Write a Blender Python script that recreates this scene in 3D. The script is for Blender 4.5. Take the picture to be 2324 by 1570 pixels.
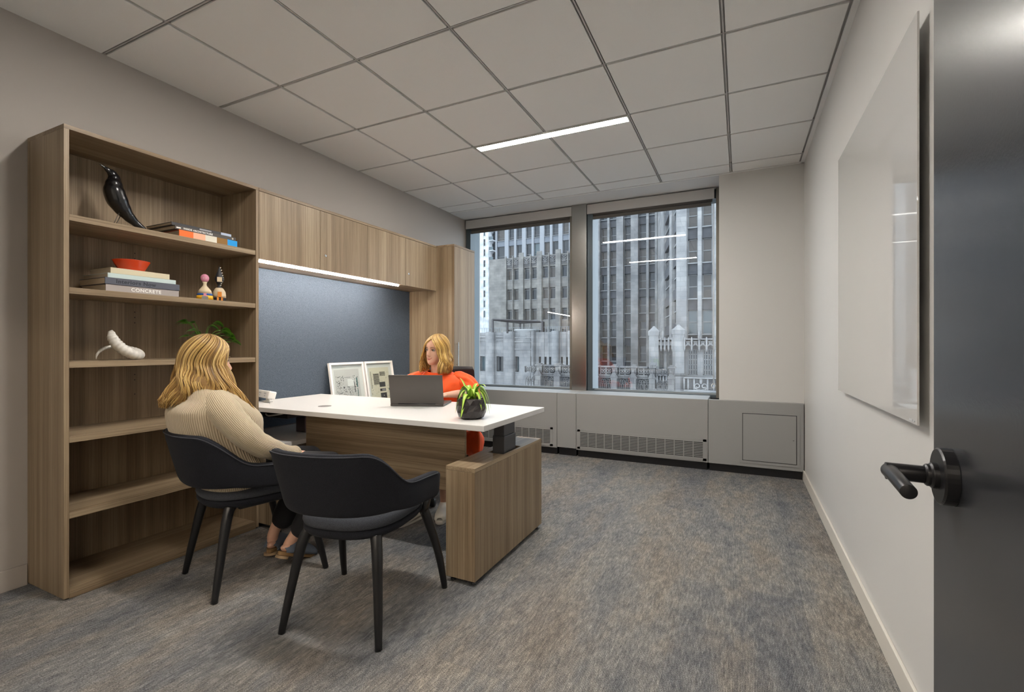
import bpy, bmesh, math, random
from mathutils import Vector, Matrix
PI = math.pi
scene = bpy.context.scene
for o in list(bpy.data.objects): bpy.data.objects.remove(o, do_unlink=True)
COL = scene.collection

# ------------------------------------------------------------------ camera
CAMH = 1.14; FPX = 1050.9; YAW = .4341; CX = 1194.0; CY = 785.0
CA, SA = math.cos(YAW), math.sin(YAW)
cd = bpy.data.cameras.new('camera'); cam = bpy.data.objects.new('camera', cd); COL.objects.link(cam)
cam.location = (0, 0, CAMH); cam.rotation_euler = (PI/2, 0, YAW)
cd.sensor_fit = 'HORIZONTAL'; cd.sensor_width = 36; cd.lens = 36*FPX/2324
cd.shift_x = (1162-CX)/2324; cd.shift_y = 0; cd.clip_start = .02; cd.clip_end = 1000
scene.camera = cam

# ------------------------------------------------------------------ world: bright overcast sky
w = bpy.data.worlds.new('world'); scene.world = w; w.use_nodes = True
nt = w.node_tree; bg = nt.nodes['Background']
tc = nt.nodes.new('ShaderNodeTexCoord'); nz = nt.nodes.new('ShaderNodeTexNoise'); nz.inputs['Scale'].default_value = 2.5
cr = nt.nodes.new('ShaderNodeValToRGB'); cr.color_ramp.elements[0].position = .3; cr.color_ramp.elements[1].position = .75
cr.color_ramp.elements[0].color = (.68, .81, .97, 1); cr.color_ramp.elements[1].color = (.93, .965, 1, 1)
nt.links.new(tc.outputs['Generated'], nz.inputs['Vector']); nt.links.new(nz.outputs['Fac'], cr.inputs['Fac'])
nt.links.new(cr.outputs['Color'], bg.inputs['Color']); bg.inputs['Strength'].default_value = 3.9

vs = scene.view_settings
scene.display_settings.display_device = 'sRGB'
vs.view_transform = 'Standard'; vs.look = 'None'; vs.gamma = 1; vs.use_curve_mapping = False; vs.exposure = 0.0
EM_CEIL = 172.0      # brightness of the linear ceiling luminaires
EM_LED = 170.0        # under-cabinet strip
EM_HALL = 90.0       # luminaires in the corridor outside the office

def wpx(u, v, Y):
    """photograph pixel -> (x, z) on the plane y = Y (used to size the far buildings)"""
    r = (u-CX)/FPX; h = -(v-CY)/FPX
    dx, dy = r*CA-SA, r*SA+CA
    s = Y/dy
    return dx*s, CAMH+h*s
def wd(u, d):
    """pixel column and depth -> ground position"""
    r = (u-CX)/FPX*d
    return r*CA-d*SA, r*SA+d*CA

# ------------------------------------------------------------------ materials
MATS = {}
def nodes(name):
    m = bpy.data.materials.new(name); m.use_nodes = True
    return m, m.node_tree, m.node_tree.nodes['Principled BSDF']
def mat(name, col, rough=.5, metal=0, spec=.5, bump=0, bscale=200, var=0, vscale=8, emit=0, sheen=0, coat=0):
    if name in MATS: return MATS[name]
    m, nt, b = nodes(name)
    b.inputs['Base Color'].default_value = (*col, 1); b.inputs['Roughness'].default_value = rough
    b.inputs['Metallic'].default_value = metal; b.inputs['Specular IOR Level'].default_value = spec
    if sheen: b.inputs['Sheen Weight'].default_value = sheen
    if coat: b.inputs['Coat Weight'].default_value = coat
    if emit:
        b.inputs['Emission Color'].default_value = (*col, 1); b.inputs['Emission Strength'].default_value = emit
    t = nt.nodes.new('ShaderNodeTexCoord')
    if var:
        n = nt.nodes.new('ShaderNodeTexNoise'); n.inputs['Scale'].default_value = vscale; n.inputs['Detail'].default_value = 4
        r = nt.nodes.new('ShaderNodeValToRGB')
        r.color_ramp.elements[0].color = (*[c*(1-var) for c in col], 1); r.color_ramp.elements[1].color = (*[min(1, c*(1+var)) for c in col], 1)
        r.color_ramp.elements[0].position = .3; r.color_ramp.elements[1].position = .7
        nt.links.new(t.outputs['Object'], n.inputs['Vector']); nt.links.new(n.outputs['Fac'], r.inputs['Fac']); nt.links.new(r.outputs['Color'], b.inputs['Base Color'])
    if bump:
        n = nt.nodes.new('ShaderNodeTexNoise'); n.inputs['Scale'].default_value = bscale; n.inputs['Detail'].default_value = 3
        bp = nt.nodes.new('ShaderNodeBump'); bp.inputs['Strength'].default_value = bump; bp.inputs['Distance'].default_value = .004
        nt.links.new(t.outputs['Object'], n.inputs['Vector']); nt.links.new(n.outputs['Fac'], bp.inputs['Height']); nt.links.new(bp.outputs['Normal'], b.inputs['Normal'])
    MATS[name] = m
    return m

def wood(axis, tone=1.0):
    """striped oak laminate, grain along the given axis"""
    name = 'oak_laminate_' + axis
    if name in MATS: return MATS[name]
    m, nt, b = nodes(name); L = nt.links.new
    g = nt.nodes.new('ShaderNodeNewGeometry')
    def band(across, along, det, rough=.6):
        mp = nt.nodes.new('ShaderNodeMapping')
        s = [across, across, across]; s['xyz'.index(axis)] = along
        mp.inputs['Scale'].default_value = s
        n = nt.nodes.new('ShaderNodeTexNoise'); n.inputs['Scale'].default_value = 1; n.inputs['Detail'].default_value = det; n.inputs['Roughness'].default_value = rough
        L(g.outputs['Position'], mp.inputs['Vector']); L(mp.outputs['Vector'], n.inputs['Vector'])
        return n.outputs['Fac']
    broad = band(16, .25, 2); fine = band(170, 1.2, 3, .7); fleck = band(420, 9, 2)
    def ramp(f, a, c, p0, p1):
        r = nt.nodes.new('ShaderNodeValToRGB'); r.color_ramp.elements[0].color = (*a, 1); r.color_ramp.elements[1].color = (*c, 1)
        r.color_ramp.elements[0].position = p0; r.color_ramp.elements[1].position = p1; L(f, r.inputs['Fac']); return r.outputs['Color']
    def mix(kind, f, a, c):
        x = nt.nodes.new('ShaderNodeMix'); x.data_type = 'RGBA'; x.blend_type = kind; x.inputs['Factor'].default_value = f
        L(a, x.inputs['A']); L(c, x.inputs['B']); return x.outputs['Result']
    base = ramp(broad, (.225, .163, .102), (.355, .276, .184), .36, .64)
    f1 = ramp(fine, (.60, .54, .48), (1.10, 1.09, 1.07), .33, .62)
    f2 = ramp(fleck, (.80, .78, .75), (1.06, 1.06, 1.05), .35, .6)
    c = mix('MULTIPLY', .75, base, f1); c = mix('MULTIPLY', .55, c, f2)
    L(c, b.inputs['Base Color']); b.inputs['Roughness'].default_value = .42; b.inputs['Specular IOR Level'].default_value = .35
    bp = nt.nodes.new('ShaderNodeBump'); bp.inputs['Strength'].default_value = .08; bp.inputs['Distance'].default_value = .001
    L(fine, bp.inputs['Height']); L(bp.outputs['Normal'], b.inputs['Normal'])
    MATS[name] = m
    return m

def fabric(name, c0, c1, scale=900, rough=.95, bump=.35):
    if name in MATS: return MATS[name]
    m, nt, b = nodes(name); L = nt.links.new
    t = nt.nodes.new('ShaderNodeTexCoord'); n = nt.nodes.new('ShaderNodeTexNoise'); n.inputs['Scale'].default_value = scale; n.inputs['Detail'].default_value = 3
    r = nt.nodes.new('ShaderNodeValToRGB'); r.color_ramp.elements[0].color = (*c0, 1); r.color_ramp.elements[1].color = (*c1, 1)
    r.color_ramp.elements[0].position = .38; r.color_ramp.elements[1].position = .62
    L(t.outputs['Object'], n.inputs['Vector']); L(n.outputs['Fac'], r.inputs['Fac']); L(r.outputs['Color'], b.inputs['Base Color'])
    b.inputs['Roughness'].default_value = rough; b.inputs['Specular IOR Level'].default_value = .2; b.inputs['Sheen Weight'].default_value = .02
    bp = nt.nodes.new('ShaderNodeBump'); bp.inputs['Strength'].default_value = bump; bp.inputs['Distance'].default_value = .001
    L(n.outputs['Fac'], bp.inputs['Height']); L(bp.outputs['Normal'], b.inputs['Normal'])
    MATS[name] = m
    return m

def carpet():
    m, nt, b = nodes('plank_carpet'); L = nt.links.new
    g = nt.nodes.new('ShaderNodeNewGeometry')
    def noise(sc, det=4, rg=.6):
        mp = nt.nodes.new('ShaderNodeMapping'); mp.inputs['Scale'].default_value = sc
        n = nt.nodes.new('ShaderNodeTexNoise'); n.inputs['Scale'].default_value = 1; n.inputs['Detail'].default_value = det; n.inputs['Roughness'].default_value = rg
        L(g.outputs['Position'], mp.inputs['Vector']); L(mp.outputs['Vector'], n.inputs['Vector']); return n.outputs['Fac']
    def ramp(f, stops):
        r = nt.nodes.new('ShaderNodeValToRGB')
        while len(r.color_ramp.elements) < len(stops): r.color_ramp.elements.new(.5)
        for e, (p, c) in zip(r.color_ramp.elements, stops): e.position = p; e.color = (*c, 1)
        L(f, r.inputs['Fac']); return r.outputs['Color']
    def mix(kind, f, a, c):
        x = nt.nodes.new('ShaderNodeMix'); x.data_type = 'RGBA'; x.blend_type = kind
        if isinstance(f, float): x.inputs['Factor'].default_value = f
        else: L(f, x.inputs['Factor'])
        L(a, x.inputs['A']); L(c, x.inputs['B']); return x.outputs['Result']
    hue = ramp(noise((3.2, 1.0, 1), 5, .62), [(.33, (.150, .157, .168)), (.47, (.215, .213, .208)), (.57, (.240, .222, .200)), (.70, (.205, .180, .155))])
    streak = ramp(noise((120, 20, 1), 5, .75), [(.32, (.55, .56, .58)), (.52, (1.0, 1.0, 1.0)), (.70, (1.55, 1.54, 1.50))])
    patch = ramp(noise((22, 8, 1), 5, .75), [(.34, (.74, .76, .80)), (.62, (1.18, 1.17, 1.14))])
    loop = ramp(noise((420, 220, 1), 2), [(.38, (.45, .45, .45)), (.62, (1.5, 1.5, 1.5))])
    # loop rows running along the planks
    wv = nt.nodes.new('ShaderNodeTexWave'); wv.bands_direction = 'X'; wv.inputs['Scale'].default_value = 62; wv.inputs['Distortion'].default_value = 1.2
    wv.inputs['Detail'].default_value = 2; L(g.outputs['Position'], wv.inputs['Vector'])
    rows = ramp(wv.outputs['Fac'], [(.2, (.62, .62, .62)), (.8, (1.28, 1.28, 1.28))])
    br = nt.nodes.new('ShaderNodeTexBrick'); br.inputs['Scale'].default_value = 1; br.inputs['Brick Width'].default_value = 1.0; br.inputs['Row Height'].default_value = .25
    br.inputs['Color1'].default_value = (.88, .89, .92, 1); br.inputs['Color2'].default_value = (1.1, 1.08, 1.05, 1); br.inputs['Mortar'].default_value = (.85, .85, .85, 1)
    br.inputs['Mortar Size'].default_value = .0015; br.offset = .4
    mp = nt.nodes.new('ShaderNodeMapping'); mp.inputs['Rotation'].default_value = (0, 0, PI/2); L(g.outputs['Position'], mp.inputs['Vector']); L(mp.outputs['Vector'], br.inputs['Vector'])
    c = mix('MULTIPLY', 1.0, hue, streak); c = mix('MULTIPLY', 1.0, c, patch); c = mix('MULTIPLY', .8, c, loop); c = mix('MULTIPLY', .8, c, rows); c = mix('MULTIPLY', 1.0, c, br.outputs['Color'])
    L(c, b.inputs['Base Color']); b.inputs['Roughness'].default_value = .95; b.inputs['Specular IOR Level'].default_value = .1
    bp = nt.nodes.new('ShaderNodeBump'); bp.inputs['Strength'].default_value = .5; bp.inputs['Distance'].default_value = .003
    L(loop, bp.inputs['Height']); L(bp.outputs['Normal'], b.inputs['Normal'])
    return m

def stone(name, c0, c1, bw=1.1, rh=.55, mortar=.55, rough=.8):
    m, nt, b = nodes(name); L = nt.links.new
    g = nt.nodes.new('ShaderNodeNewGeometry')
    mp = nt.nodes.new('ShaderNodeMapping'); mp.inputs['Rotation'].default_value = (PI/2, 0, 0); L(g.outputs['Position'], mp.inputs['Vector'])
    br = nt.nodes.new('ShaderNodeTexBrick'); br.inputs['Scale'].default_value = 1; br.inputs['Brick Width'].default_value = bw; br.inputs['Row Height'].default_value = rh
    br.inputs['Color1'].default_value = (*c0, 1); br.inputs['Color2'].default_value = (*c1, 1); br.inputs['Mortar'].default_value = (*[c*mortar for c in c0], 1)
    br.inputs['Mortar Size'].default_value = .018; L(mp.outputs['Vector'], br.inputs['Vector'])
    n = nt.nodes.new('ShaderNodeTexNoise'); n.inputs['Scale'].default_value = .5; n.inputs['Detail'].default_value = 6; L(g.outputs['Position'], n.inputs['Vector'])
    r = nt.nodes.new('ShaderNodeValToRGB'); r.color_ramp.elements[0].color = (.72, .72, .74, 1); r.color_ramp.elements[1].color = (1.12, 1.12, 1.12, 1)
    r.color_ramp.elements[0].position = .35; r.color_ramp.elements[1].position = .65; L(n.outputs['Fac'], r.inputs['Fac'])
    x = nt.nodes.new('ShaderNodeMix'); x.data_type = 'RGBA'; x.blend_type = 'MULTIPLY'; x.inputs['Factor'].default_value = 1
    L(br.outputs['Color'], x.inputs['A']); L(r.outputs['Color'], x.inputs['B']); L(x.outputs['Result'], b.inputs['Base Color'])
    b.inputs['Roughness'].default_value = rough
    return m

def brushed(name, col, rough=.3):
    m, nt, b = nodes(name); L = nt.links.new
    b.inputs['Metallic'].default_value = 1; b.inputs['Base Color'].default_value = (*col, 1)
    g = nt.nodes.new('ShaderNodeNewGeometry'); mp = nt.nodes.new('ShaderNodeMapping'); mp.inputs['Scale'].default_value = (400, 400, 3); L(g.outputs['Position'], mp.inputs['Vector'])
    n = nt.nodes.new('ShaderNodeTexNoise'); n.inputs['Scale'].default_value = 1; L(mp.outputs['Vector'], n.inputs['Vector'])
    mr = nt.nodes.new('ShaderNodeMapRange'); mr.inputs['To Min'].default_value = rough*.92; mr.inputs['To Max'].default_value = rough*1.1
    L(n.outputs['Fac'], mr.inputs['Value']); L(mr.outputs['Result'], b.inputs['Roughness'])
    return m

def window_glass(name='window_glass', ior=1.75):
    m, nt, b = nodes(name); L = nt.links.new
    nt.nodes.remove(b); out = nt.nodes['Material Output']
    t = nt.nodes.new('ShaderNodeBsdfTransparent'); t.inputs['Color'].default_value = (.93, .96, .97, 1)
    g = nt.nodes.new('ShaderNodeBsdfGlossy'); g.inputs['Roughness'].default_value = 0
    f = nt.nodes.new('ShaderNodeFresnel'); g2_ = nt.nodes.new('ShaderNodeNewGeometry'); mi = nt.nodes.new('ShaderNodeMix'); mi.inputs['A'].default_value = ior; mi.inputs['B'].default_value = 1/ior; L(g2_.outputs['Backfacing'], mi.inputs['Factor']); L(mi.outputs['Result'], f.inputs['IOR'])
    x = nt.nodes.new('ShaderNodeMixShader'); L(f.outputs['Fac'], x.inputs['Fac']); L(t.outputs[0], x.inputs[1]); L(g.outputs[0], x.inputs[2]); L(x.outputs[0], out.inputs['Surface'])
    return m

def knit(name, c0, c1, n):
    m, nt, b = nodes(name); L = nt.links.new
    uv = nt.nodes.new('ShaderNodeUVMap'); sp = nt.nodes.new('ShaderNodeSeparateXYZ'); L(uv.outputs['UV'], sp.inputs['Vector'])
    a = nt.nodes.new('ShaderNodeMath'); a.operation = 'MULTIPLY'; a.inputs[1].default_value = 2*PI*n; L(sp.outputs['X'], a.inputs[0])
    s = nt.nodes.new('ShaderNodeMath'); s.operation = 'SINE'; L(a.outputs[0], s.inputs[0])
    mr = nt.nodes.new('ShaderNodeMapRange'); mr.inputs['From Min'].default_value = -1; L(s.outputs[0], mr.inputs['Value'])
    r = nt.nodes.new('ShaderNodeValToRGB'); r.color_ramp.elements[0].color = (*c0, 1); r.color_ramp.elements[1].color = (*c1, 1); r.color_ramp.elements[1].position = .6
    L(mr.outputs['Result'], r.inputs['Fac']); L(r.outputs['Color'], b.inputs['Base Color'])
    b.inputs['Roughness'].default_value = .95; b.inputs['Specular IOR Level'].default_value = .15; b.inputs['Sheen Weight'].default_value = .15
    bp = nt.nodes.new('ShaderNodeBump'); bp.inputs['Strength'].default_value = .8; bp.inputs['Distance'].default_value = .003
    L(mr.outputs['Result'], bp.inputs['Height']); L(bp.outputs['Normal'], b.inputs['Normal'])
    return m

def hair_mat(name, stops):
    m, nt, b = nodes(name); L = nt.links.new
    uv = nt.nodes.new('ShaderNodeUVMap'); sp = nt.nodes.new('ShaderNodeSeparateXYZ'); L(uv.outputs['UV'], sp.inputs['Vector'])
    r = nt.nodes.new('ShaderNodeValToRGB')
    while len(r.color_ramp.elements) < len(stops): r.color_ramp.elements.new(.5)
    for e, (p, c) in zip(r.color_ramp.elements, stops): e.position = p; e.color = (*c, 1)
    L(sp.outputs['X'], r.inputs['Fac'])
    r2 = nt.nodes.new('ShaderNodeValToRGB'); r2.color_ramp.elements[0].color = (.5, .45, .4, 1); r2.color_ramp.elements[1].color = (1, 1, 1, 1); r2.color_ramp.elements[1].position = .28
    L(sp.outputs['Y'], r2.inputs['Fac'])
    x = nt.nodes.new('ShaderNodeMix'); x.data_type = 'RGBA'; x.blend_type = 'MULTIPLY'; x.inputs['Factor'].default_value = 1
    L(r.outputs['Color'], x.inputs['A']); L(r2.outputs['Color'], x.inputs['B']); L(x.outputs['Result'], b.inputs['Base Color'])
    b.inputs['Roughness'].default_value = .38; b.inputs['Specular IOR Level'].default_value = .45; b.inputs['Anisotropic'].default_value = .5
    return m

WZ, WY, WX = wood('z'), wood('y'), wood('x')
M_wall_l = mat('taupe_wall_paint', (.42, .385, .35), .75, bump=.05, bscale=300)
M_wall_r = mat('offwhite_wall_paint', (.62, .612, .592), .35, spec=.35, bump=.04, bscale=300)
M_ceil = mat('ceiling_tile', (.86, .855, .84), .9, bump=.25, bscale=350)
M_grid = mat('ceiling_grid', (.50, .49, .48), .5)
M_soffit = mat('soffit_paint', (.74, .74, .74), .8)
M_base_r = mat('baseboard_vinyl', (.62, .59, .53), .5); M_base_l = mat('baseboard_vinyl_taupe', (.42, .38, .34), .5)
M_rad = mat('grey_painted_metal', (.30, .30, .293), .45)
M_dark = mat('black_recess', (.012, .012, .014), .7)
M_bronze = mat('bronze_window_frame', (.20, .185, .155), .35, metal=.6)
M_dframe = mat('dark_window_frame', (.075, .10, .115), .35, metal=.3)
M_blind = mat('blind_fascia', (.52, .51, .50), .5); M_roll = mat('blind_roll', (.11, .10, .09), .7)
M_steel = brushed('brushed_steel', (.40, .395, .375), .24)
M_glass = window_glass(); M_ar = window_glass('anti_glare_glass', 1.12)
M_chair = fabric('charcoal_wool', (.006, .0065, .009), (.022, .0235, .030), 900)
M_seat = fabric('charcoal_seat_wool', (.022, .024, .03), (.075, .08, .092), 900)
M_leg = mat('black_stained_wood', (.008, .008, .009), .32)
M_tack = fabric('blue_grey_tack_fabric', (.030, .043, .060), (.098, .124, .158), 420, bump=.2)
M_desk = mat('white_laminate', (.70, .69, .67), .28, spec=.45)
M_white = mat('white_plastic', (.85, .84, .80), .35)
M_lift = mat('graphite_lift_column', (.10, .10, .105), .4, metal=.5)
M_lift_lit = mat('pink_lit_lift_column', (.16, .125, .13), .35, metal=.6)  # left column is grey too; the pink light on it is put into the colour
M_black = mat('black_plastic', (.012, .012, .014), .4)
M_chrome = mat('chrome', (.75, .75, .75), .15, metal=1)
M_door = mat('charcoal_door_paint', (.026, .028, .032), .22, spec=.55, bump=.018, bscale=300)
M_handle = mat('matte_black_metal', (.014, .014, .016), .28, metal=.3)
M_board = mat('white_back_painted_glass', (.56, .555, .54), .02, spec=.9, coat=.3); M_edge = mat('glass_edge', (.25, .32, .29), .1)
M_bird = mat('black_lacquer', (.006, .006, .007), .22, spec=.6)
M_paper = mat('book_pages', (.55, .47, .36), .8, bump=.4, bscale=500)
M_em = mat('luminaire_diffuser', (1, .95, .885), .5, emit=EM_CEIL)
M_led = mat('led_strip', (1, .90, .82), .5, emit=EM_LED)
M_hall = mat('corridor_diffuser', (1, .88, .74), .5, emit=EM_HALL)

# ------------------------------------------------------------------ mesh builder
class MB:
    def __init__(s): s.v = []; s.f = []; s.m = []; s.uv = []; s.sm = []
    def add(s, vs, fs, m=0, uvs=None, smooth=False):
        n = len(s.v); s.v += [tuple(p) for p in vs]
        for i, f in enumerate(fs):
            s.f.append([n+k for k in f]); s.m.append(m); s.sm.append(smooth)
            s.uv.append(uvs[i] if uvs else None)
        return s
    def box(s, x0, x1, y0, y1, z0, z1, m=0):
        v = [(x, y, z) for z in (z0, z1) for x, y in ((x0, y0), (x1, y0), (x1, y1), (x0, y1))]
        return s.add(v, [(3, 2, 1, 0), (4, 5, 6, 7), (0, 1, 5, 4), (1, 2, 6, 5), (2, 3, 7, 6), (3, 0, 4, 7)], m)
    def obox(s, M, sx, sy, sz, m=0):
        v = [M @ Vector((x*sx/2, y*sy/2, z*sz/2)) for z in (-1, 1) for x, y in ((-1, -1), (1, -1), (1, 1), (-1, 1))]
        return s.add(v, [(3, 2, 1, 0), (4, 5, 6, 7), (0, 1, 5, 4), (1, 2, 6, 5), (2, 3, 7, 6), (3, 0, 4, 7)], m)
    def rings(s, R, m=0, cap=True, close=True, smooth=True, uvx=None):
        """R: list of rings (lists of points, equal length)"""
        k = len(R[0]); vs = [p for r in R for p in r]; fs = []; uvs = []
        L = len(R)-1
        for i in range(L):
            for j in range(k if close else k-1):
                j2 = (j+1) % k
                fs.append((i*k+j, i*k+j2, (i+1)*k+j2, (i+1)*k+j))
                a, b2 = j/k, (j+1)/k; c, d = i/L, (i+1)/L
                if uvx is not None: uvs.append([(uvx, c), (uvx, c), (uvx, d), (uvx, d)])
                else: uvs.append([(a, c), (b2, c), (b2, d), (a, d)])
        s.add(vs, fs, m, uvs, smooth)
        if cap and close:
            n = len(s.v)-len(vs)
            for idx, rev in ((0, True), (L, False)):
                f = [n+idx*k+j for j in range(k)]
                if rev: f.reverse()
                s.f.append(f); s.m.append(m); s.sm.append(smooth)
                s.uv.append([(uvx if uvx is not None else .5, 0 if rev else 1)]*k)
        return s
    def lathe(s, prof, c=(0, 0, 0), n=32, m=0, axis='z', smooth=True):
        R = []
        for r, z in prof:
            ring = []
            for j in range(n):
                a = 2*PI*j/n; x, y = r*math.cos(a), r*math.sin(a)
                p = (x, y, z) if axis == 'z' else ((z, x, y) if axis == 'x' else (y, z, x))
                ring.append((c[0]+p[0], c[1]+p[1], c[2]+p[2]))
            R.append(ring)
        return s.rings(R, m, smooth=smooth)
    def tube(s, pts, rad, n=10, m=0, ref=None, uvx=None, sq=1.0, roundends=False, smooth=True):
        """rad: list of r or (ru, rv); swept with a stable frame"""
        P = [Vector(p) for p in pts]; k = len(P)
        if not hasattr(rad, '__len__'): rad = [rad]*k
        T = [(P[min(i+1, k-1)]-P[max(i-1, 0)]).normalized() for i in range(k)]
        up = Vector(ref) if ref else (Vector((0, 0, 1)) if abs(T[0].z) < .9 else Vector((0, 1, 0)))
        u = T[0].cross(up).normalized(); R = []
        def ring(c, u, v, ru, rv): return [c+u*ru*math.cos(2*PI*j/n)+v*rv*math.sin(2*PI*j/n) for j in range(n)]
        for i in range(k):
            if ref: u = T[i].cross(up).normalized()
            else: u = (u-T[i]*u.dot(T[i])).normalized()
            v = T[i].cross(u)
            ru, rv = rad[i] if hasattr(rad[i], '__len__') else (rad[i], rad[i])
            if roundends and i == 0:
                for q in (.15, .55, .85): 
                    h = math.sqrt(1-q*q); R.append(ring(P[i]-T[i]*min(ru, rv)*h, u, v, ru*q, rv*q))
            R.append(ring(P[i], u, v, ru, rv))
            if roundends and i == k-1:
                for q in (.85, .55, .15):
                    h = math.sqrt(1-q*q); R.append(ring(P[i]+T[i]*min(ru, rv)*h, u, v, ru*q, rv*q))
        return s.rings(R, m, uvx=uvx, smooth=smooth)
    def ell(s, c, rx, ry, rz, n=16, m=0, M=None):
        R = []
        for i in range(1, n):
            a = PI*i/n
            ring = []
            for j in range(n*2):
                b = PI*j/n; p = Vector((rx*math.sin(a)*math.cos(b), ry*math.sin(a)*math.sin(b), -rz*math.cos(a)))
                if M: p = M @ p
                ring.append(Vector(c)+p)
            R.append(ring)
        return s.rings(R, m)
    def prism(s, poly, h, M=None, m=0):
        """poly in local XY extruded along +Z by h"""
        k = len(poly); v = [Vector((x, y, 0)) for x, y in poly]+[Vector((x, y, h)) for x, y in poly]
        if M: v = [M @ p for p in v]
        fs = [tuple(reversed(range(k))), tuple(range(k, 2*k))]+[(i, (i+1) % k, k+(i+1) % k, k+i) for i in range(k)]
        return s.add(v, fs, m)
    def xform(s, M): s.v = [tuple(M @ Vector(p)) for p in s.v]; return s
    def build(s, name, mats, parent=None, world=True, bevel=0, seg=2, sub=0, remesh=0, smoothit=0, origin=None):
        me = bpy.data.meshes.new(name)
        v = s.v
        o = bpy.data.objects.new(name, me); COL.objects.link(o)
        if parent is not None:
            o.parent = parent
            root = parent
            while root.parent: root = root.parent
            if world:
                Mi = Matrix(root['_m']).inverted() if False else ROOTM[root.name].inverted()
                v = [Mi @ Vector(p) for p in v]
        elif origin is not None:
            og = Vector(origin); v = [Vector(p)-og for p in v]; o.location = og
        me.from_pydata([tuple(p) for p in v], [], s.f)
        if not isinstance(mats, (list, tuple)): mats = [mats]
        for m in mats: me.materials.append(m)
        me.polygons.foreach_set('material_index', s.m); me.polygons.foreach_set('use_smooth', s.sm)
        if any(u is not None for u in s.uv):
            l = me.uv_layers.new(name='UVMap'); k = 0
            for f, u in zip(s.f, s.uv):
                for t in range(len(f)):
                    l.data[k].uv = u[t] if u else (.5, .5); k += 1
        me.update()
        if remesh:
            md = o.modifiers.new('r', 'REMESH'); md.mode = 'VOXEL'; md.voxel_size = remesh; md.use_smooth_shade = True
        if smoothit:
            md = o.modifiers.new('s', 'SMOOTH'); md.iterations = smoothit; md.factor = .5
        if bevel:
            md = o.modifiers.new('b', 'BEVEL'); md.width = bevel; md.segments = seg; md.limit_method = 'ANGLE'; md.angle_limit = math.radians(40)
        if sub:
            md = o.modifiers.new('u', 'SUBSURF'); md.levels = sub; md.render_levels = sub
        return o
ROOTM = {}
def thing(name, label, cat, loc=(0, 0, 0), rz=0, group=None):
    o = bpy.data.objects.new(name, None); COL.objects.link(o); o.empty_display_size = .05
    o.location = loc; o.rotation_euler = (0, 0, rz); o['label'] = label; o['category'] = cat
    if group: o['group'] = group
    ROOTM[o.name] = Matrix.Translation(loc) @ Matrix.Rotation(rz, 4, 'Z')
    return o
def tag(o, label, cat, group=None, kind=None):
    o['label'] = label; o['category'] = cat
    if group: o['group'] = group
    if kind: o['kind'] = kind
    return o
def struct(name, mb, m, bevel=0, parent=None, origin=None):
    o = mb.build(name, m, parent, bevel=bevel, origin=origin)
    if parent is None: ROOTM[o.name] = Matrix.Translation(o.location)
    if parent is None: o['kind'] = 'structure'
    return o
def catmull(P, n):
    P = [Vector(p) for p in P]; out = []
    k = len(P)-1
    for i in range(n+1):
        t = i/n*k; j = min(int(t), k-1); f = t-j
        a, b, c, d = P[max(j-1, 0)], P[j], P[j+1], P[min(j+2, k)]
        out.append(.5*((2*b)+(c-a)*f+(2*a-5*b+4*c-d)*f*f+(3*b-a-3*c+d)*f**3))
    return out
def lerp_list(V, n):
    k = len(V)-1; out = []
    for i in range(n+1):
        t = i/n*k; j = min(int(t), k-1); f = t-j; f = f*f*(3-2*f)
        a, b = V[j], V[j+1]
        if hasattr(a, '__len__'): out.append(tuple(x+(y-x)*f for x, y in zip(a, b)))
        else: out.append(a+(b-a)*f)
    return out
def text_mesh(name, txt, size, M, m, parent, ext=.0004, align='LEFT'):
    cu = bpy.data.curves.new('t', 'FONT'); cu.body = txt; cu.size = size; cu.extrude = ext; cu.offset = size*.022; cu.align_x = align; cu.space_character = 1.12
    to = bpy.data.objects.new('t', cu); COL.objects.link(to)
    dg = bpy.context.evaluated_depsgraph_get(); dg.update()
    me = bpy.data.meshes.new_from_object(to.evaluated_get(dg)); bpy.data.objects.remove(to, do_unlink=True)
    root = parent
    while root.parent: root = root.parent
    me.transform(ROOTM[root.name].inverted() @ M); me.materials.clear(); me.materials.append(m)
    o = bpy.data.objects.new(name, me); COL.objects.link(o); o.parent = parent
    return o

# ------------------------------------------------------------------ room shell
H = 2.702; XL = -3.10; XR = .49; YB = -.25; YP = 4.58; YW = 4.88; TILE = .6096
b = MB(); b.box(XL-.3, 1.6, -3.0, 5.25, -.12, 0); struct('floor', b, carpet())
# ceiling: tile field with recessed grid
b = MB(); gx = [-2.518-TILE+i*TILE for i in range(0, 8)]; gy = [1.91+TILE*k for k in range(-8, 6)]
gap = .011
xs = [XL]+[x for x in gx if XL+.02 < x < XR-.02]+[XR-.03]
ys = [-3.0]+[y for y in gy if -2.9 < y < YP-.05]+[YP-.02]
EXT = 1.6
xs2 = xs[:-1]+[XR-.03]
for i in range(len(xs2)-1):
    for j in range(len(ys)-1):
        x0, x1 = xs2[i]+(gap if i else 0), xs2[i+1]-gap; y0, y1 = ys[j]+(gap if j else 0), ys[j+1]-gap
        b.box(x0, x1, y0, y1, H, H+.012)
struct('ceiling', b, M_ceil, bevel=.002)
b = MB()
for x in xs2[1:-1]: b.box(x-.0035, x+.0035, -3, YP-.02, H+.004, H+.018)
for y in ys[1:-1]: b.box(XL, XR-.03, y-.0035, y+.0035, H+.004, H+.018)
b.box(XL-.1, 1.6, -3, 5.25, H+.018, H+.06)
struct('trim_1', b, M_grid)
b = MB(); b.box(XR-.027, XR, -.2, YP, H-.002, H+.01); b.box(XL, XR, YP-.02, YP+.004, H-.002, H+.01); b.box(XR, 1.6, -3, -.2, H, H+.01); b.box(XL-.1, XL, -3, -.2, H, H+.01)
struct('trim_2', b, M_ceil)
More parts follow.
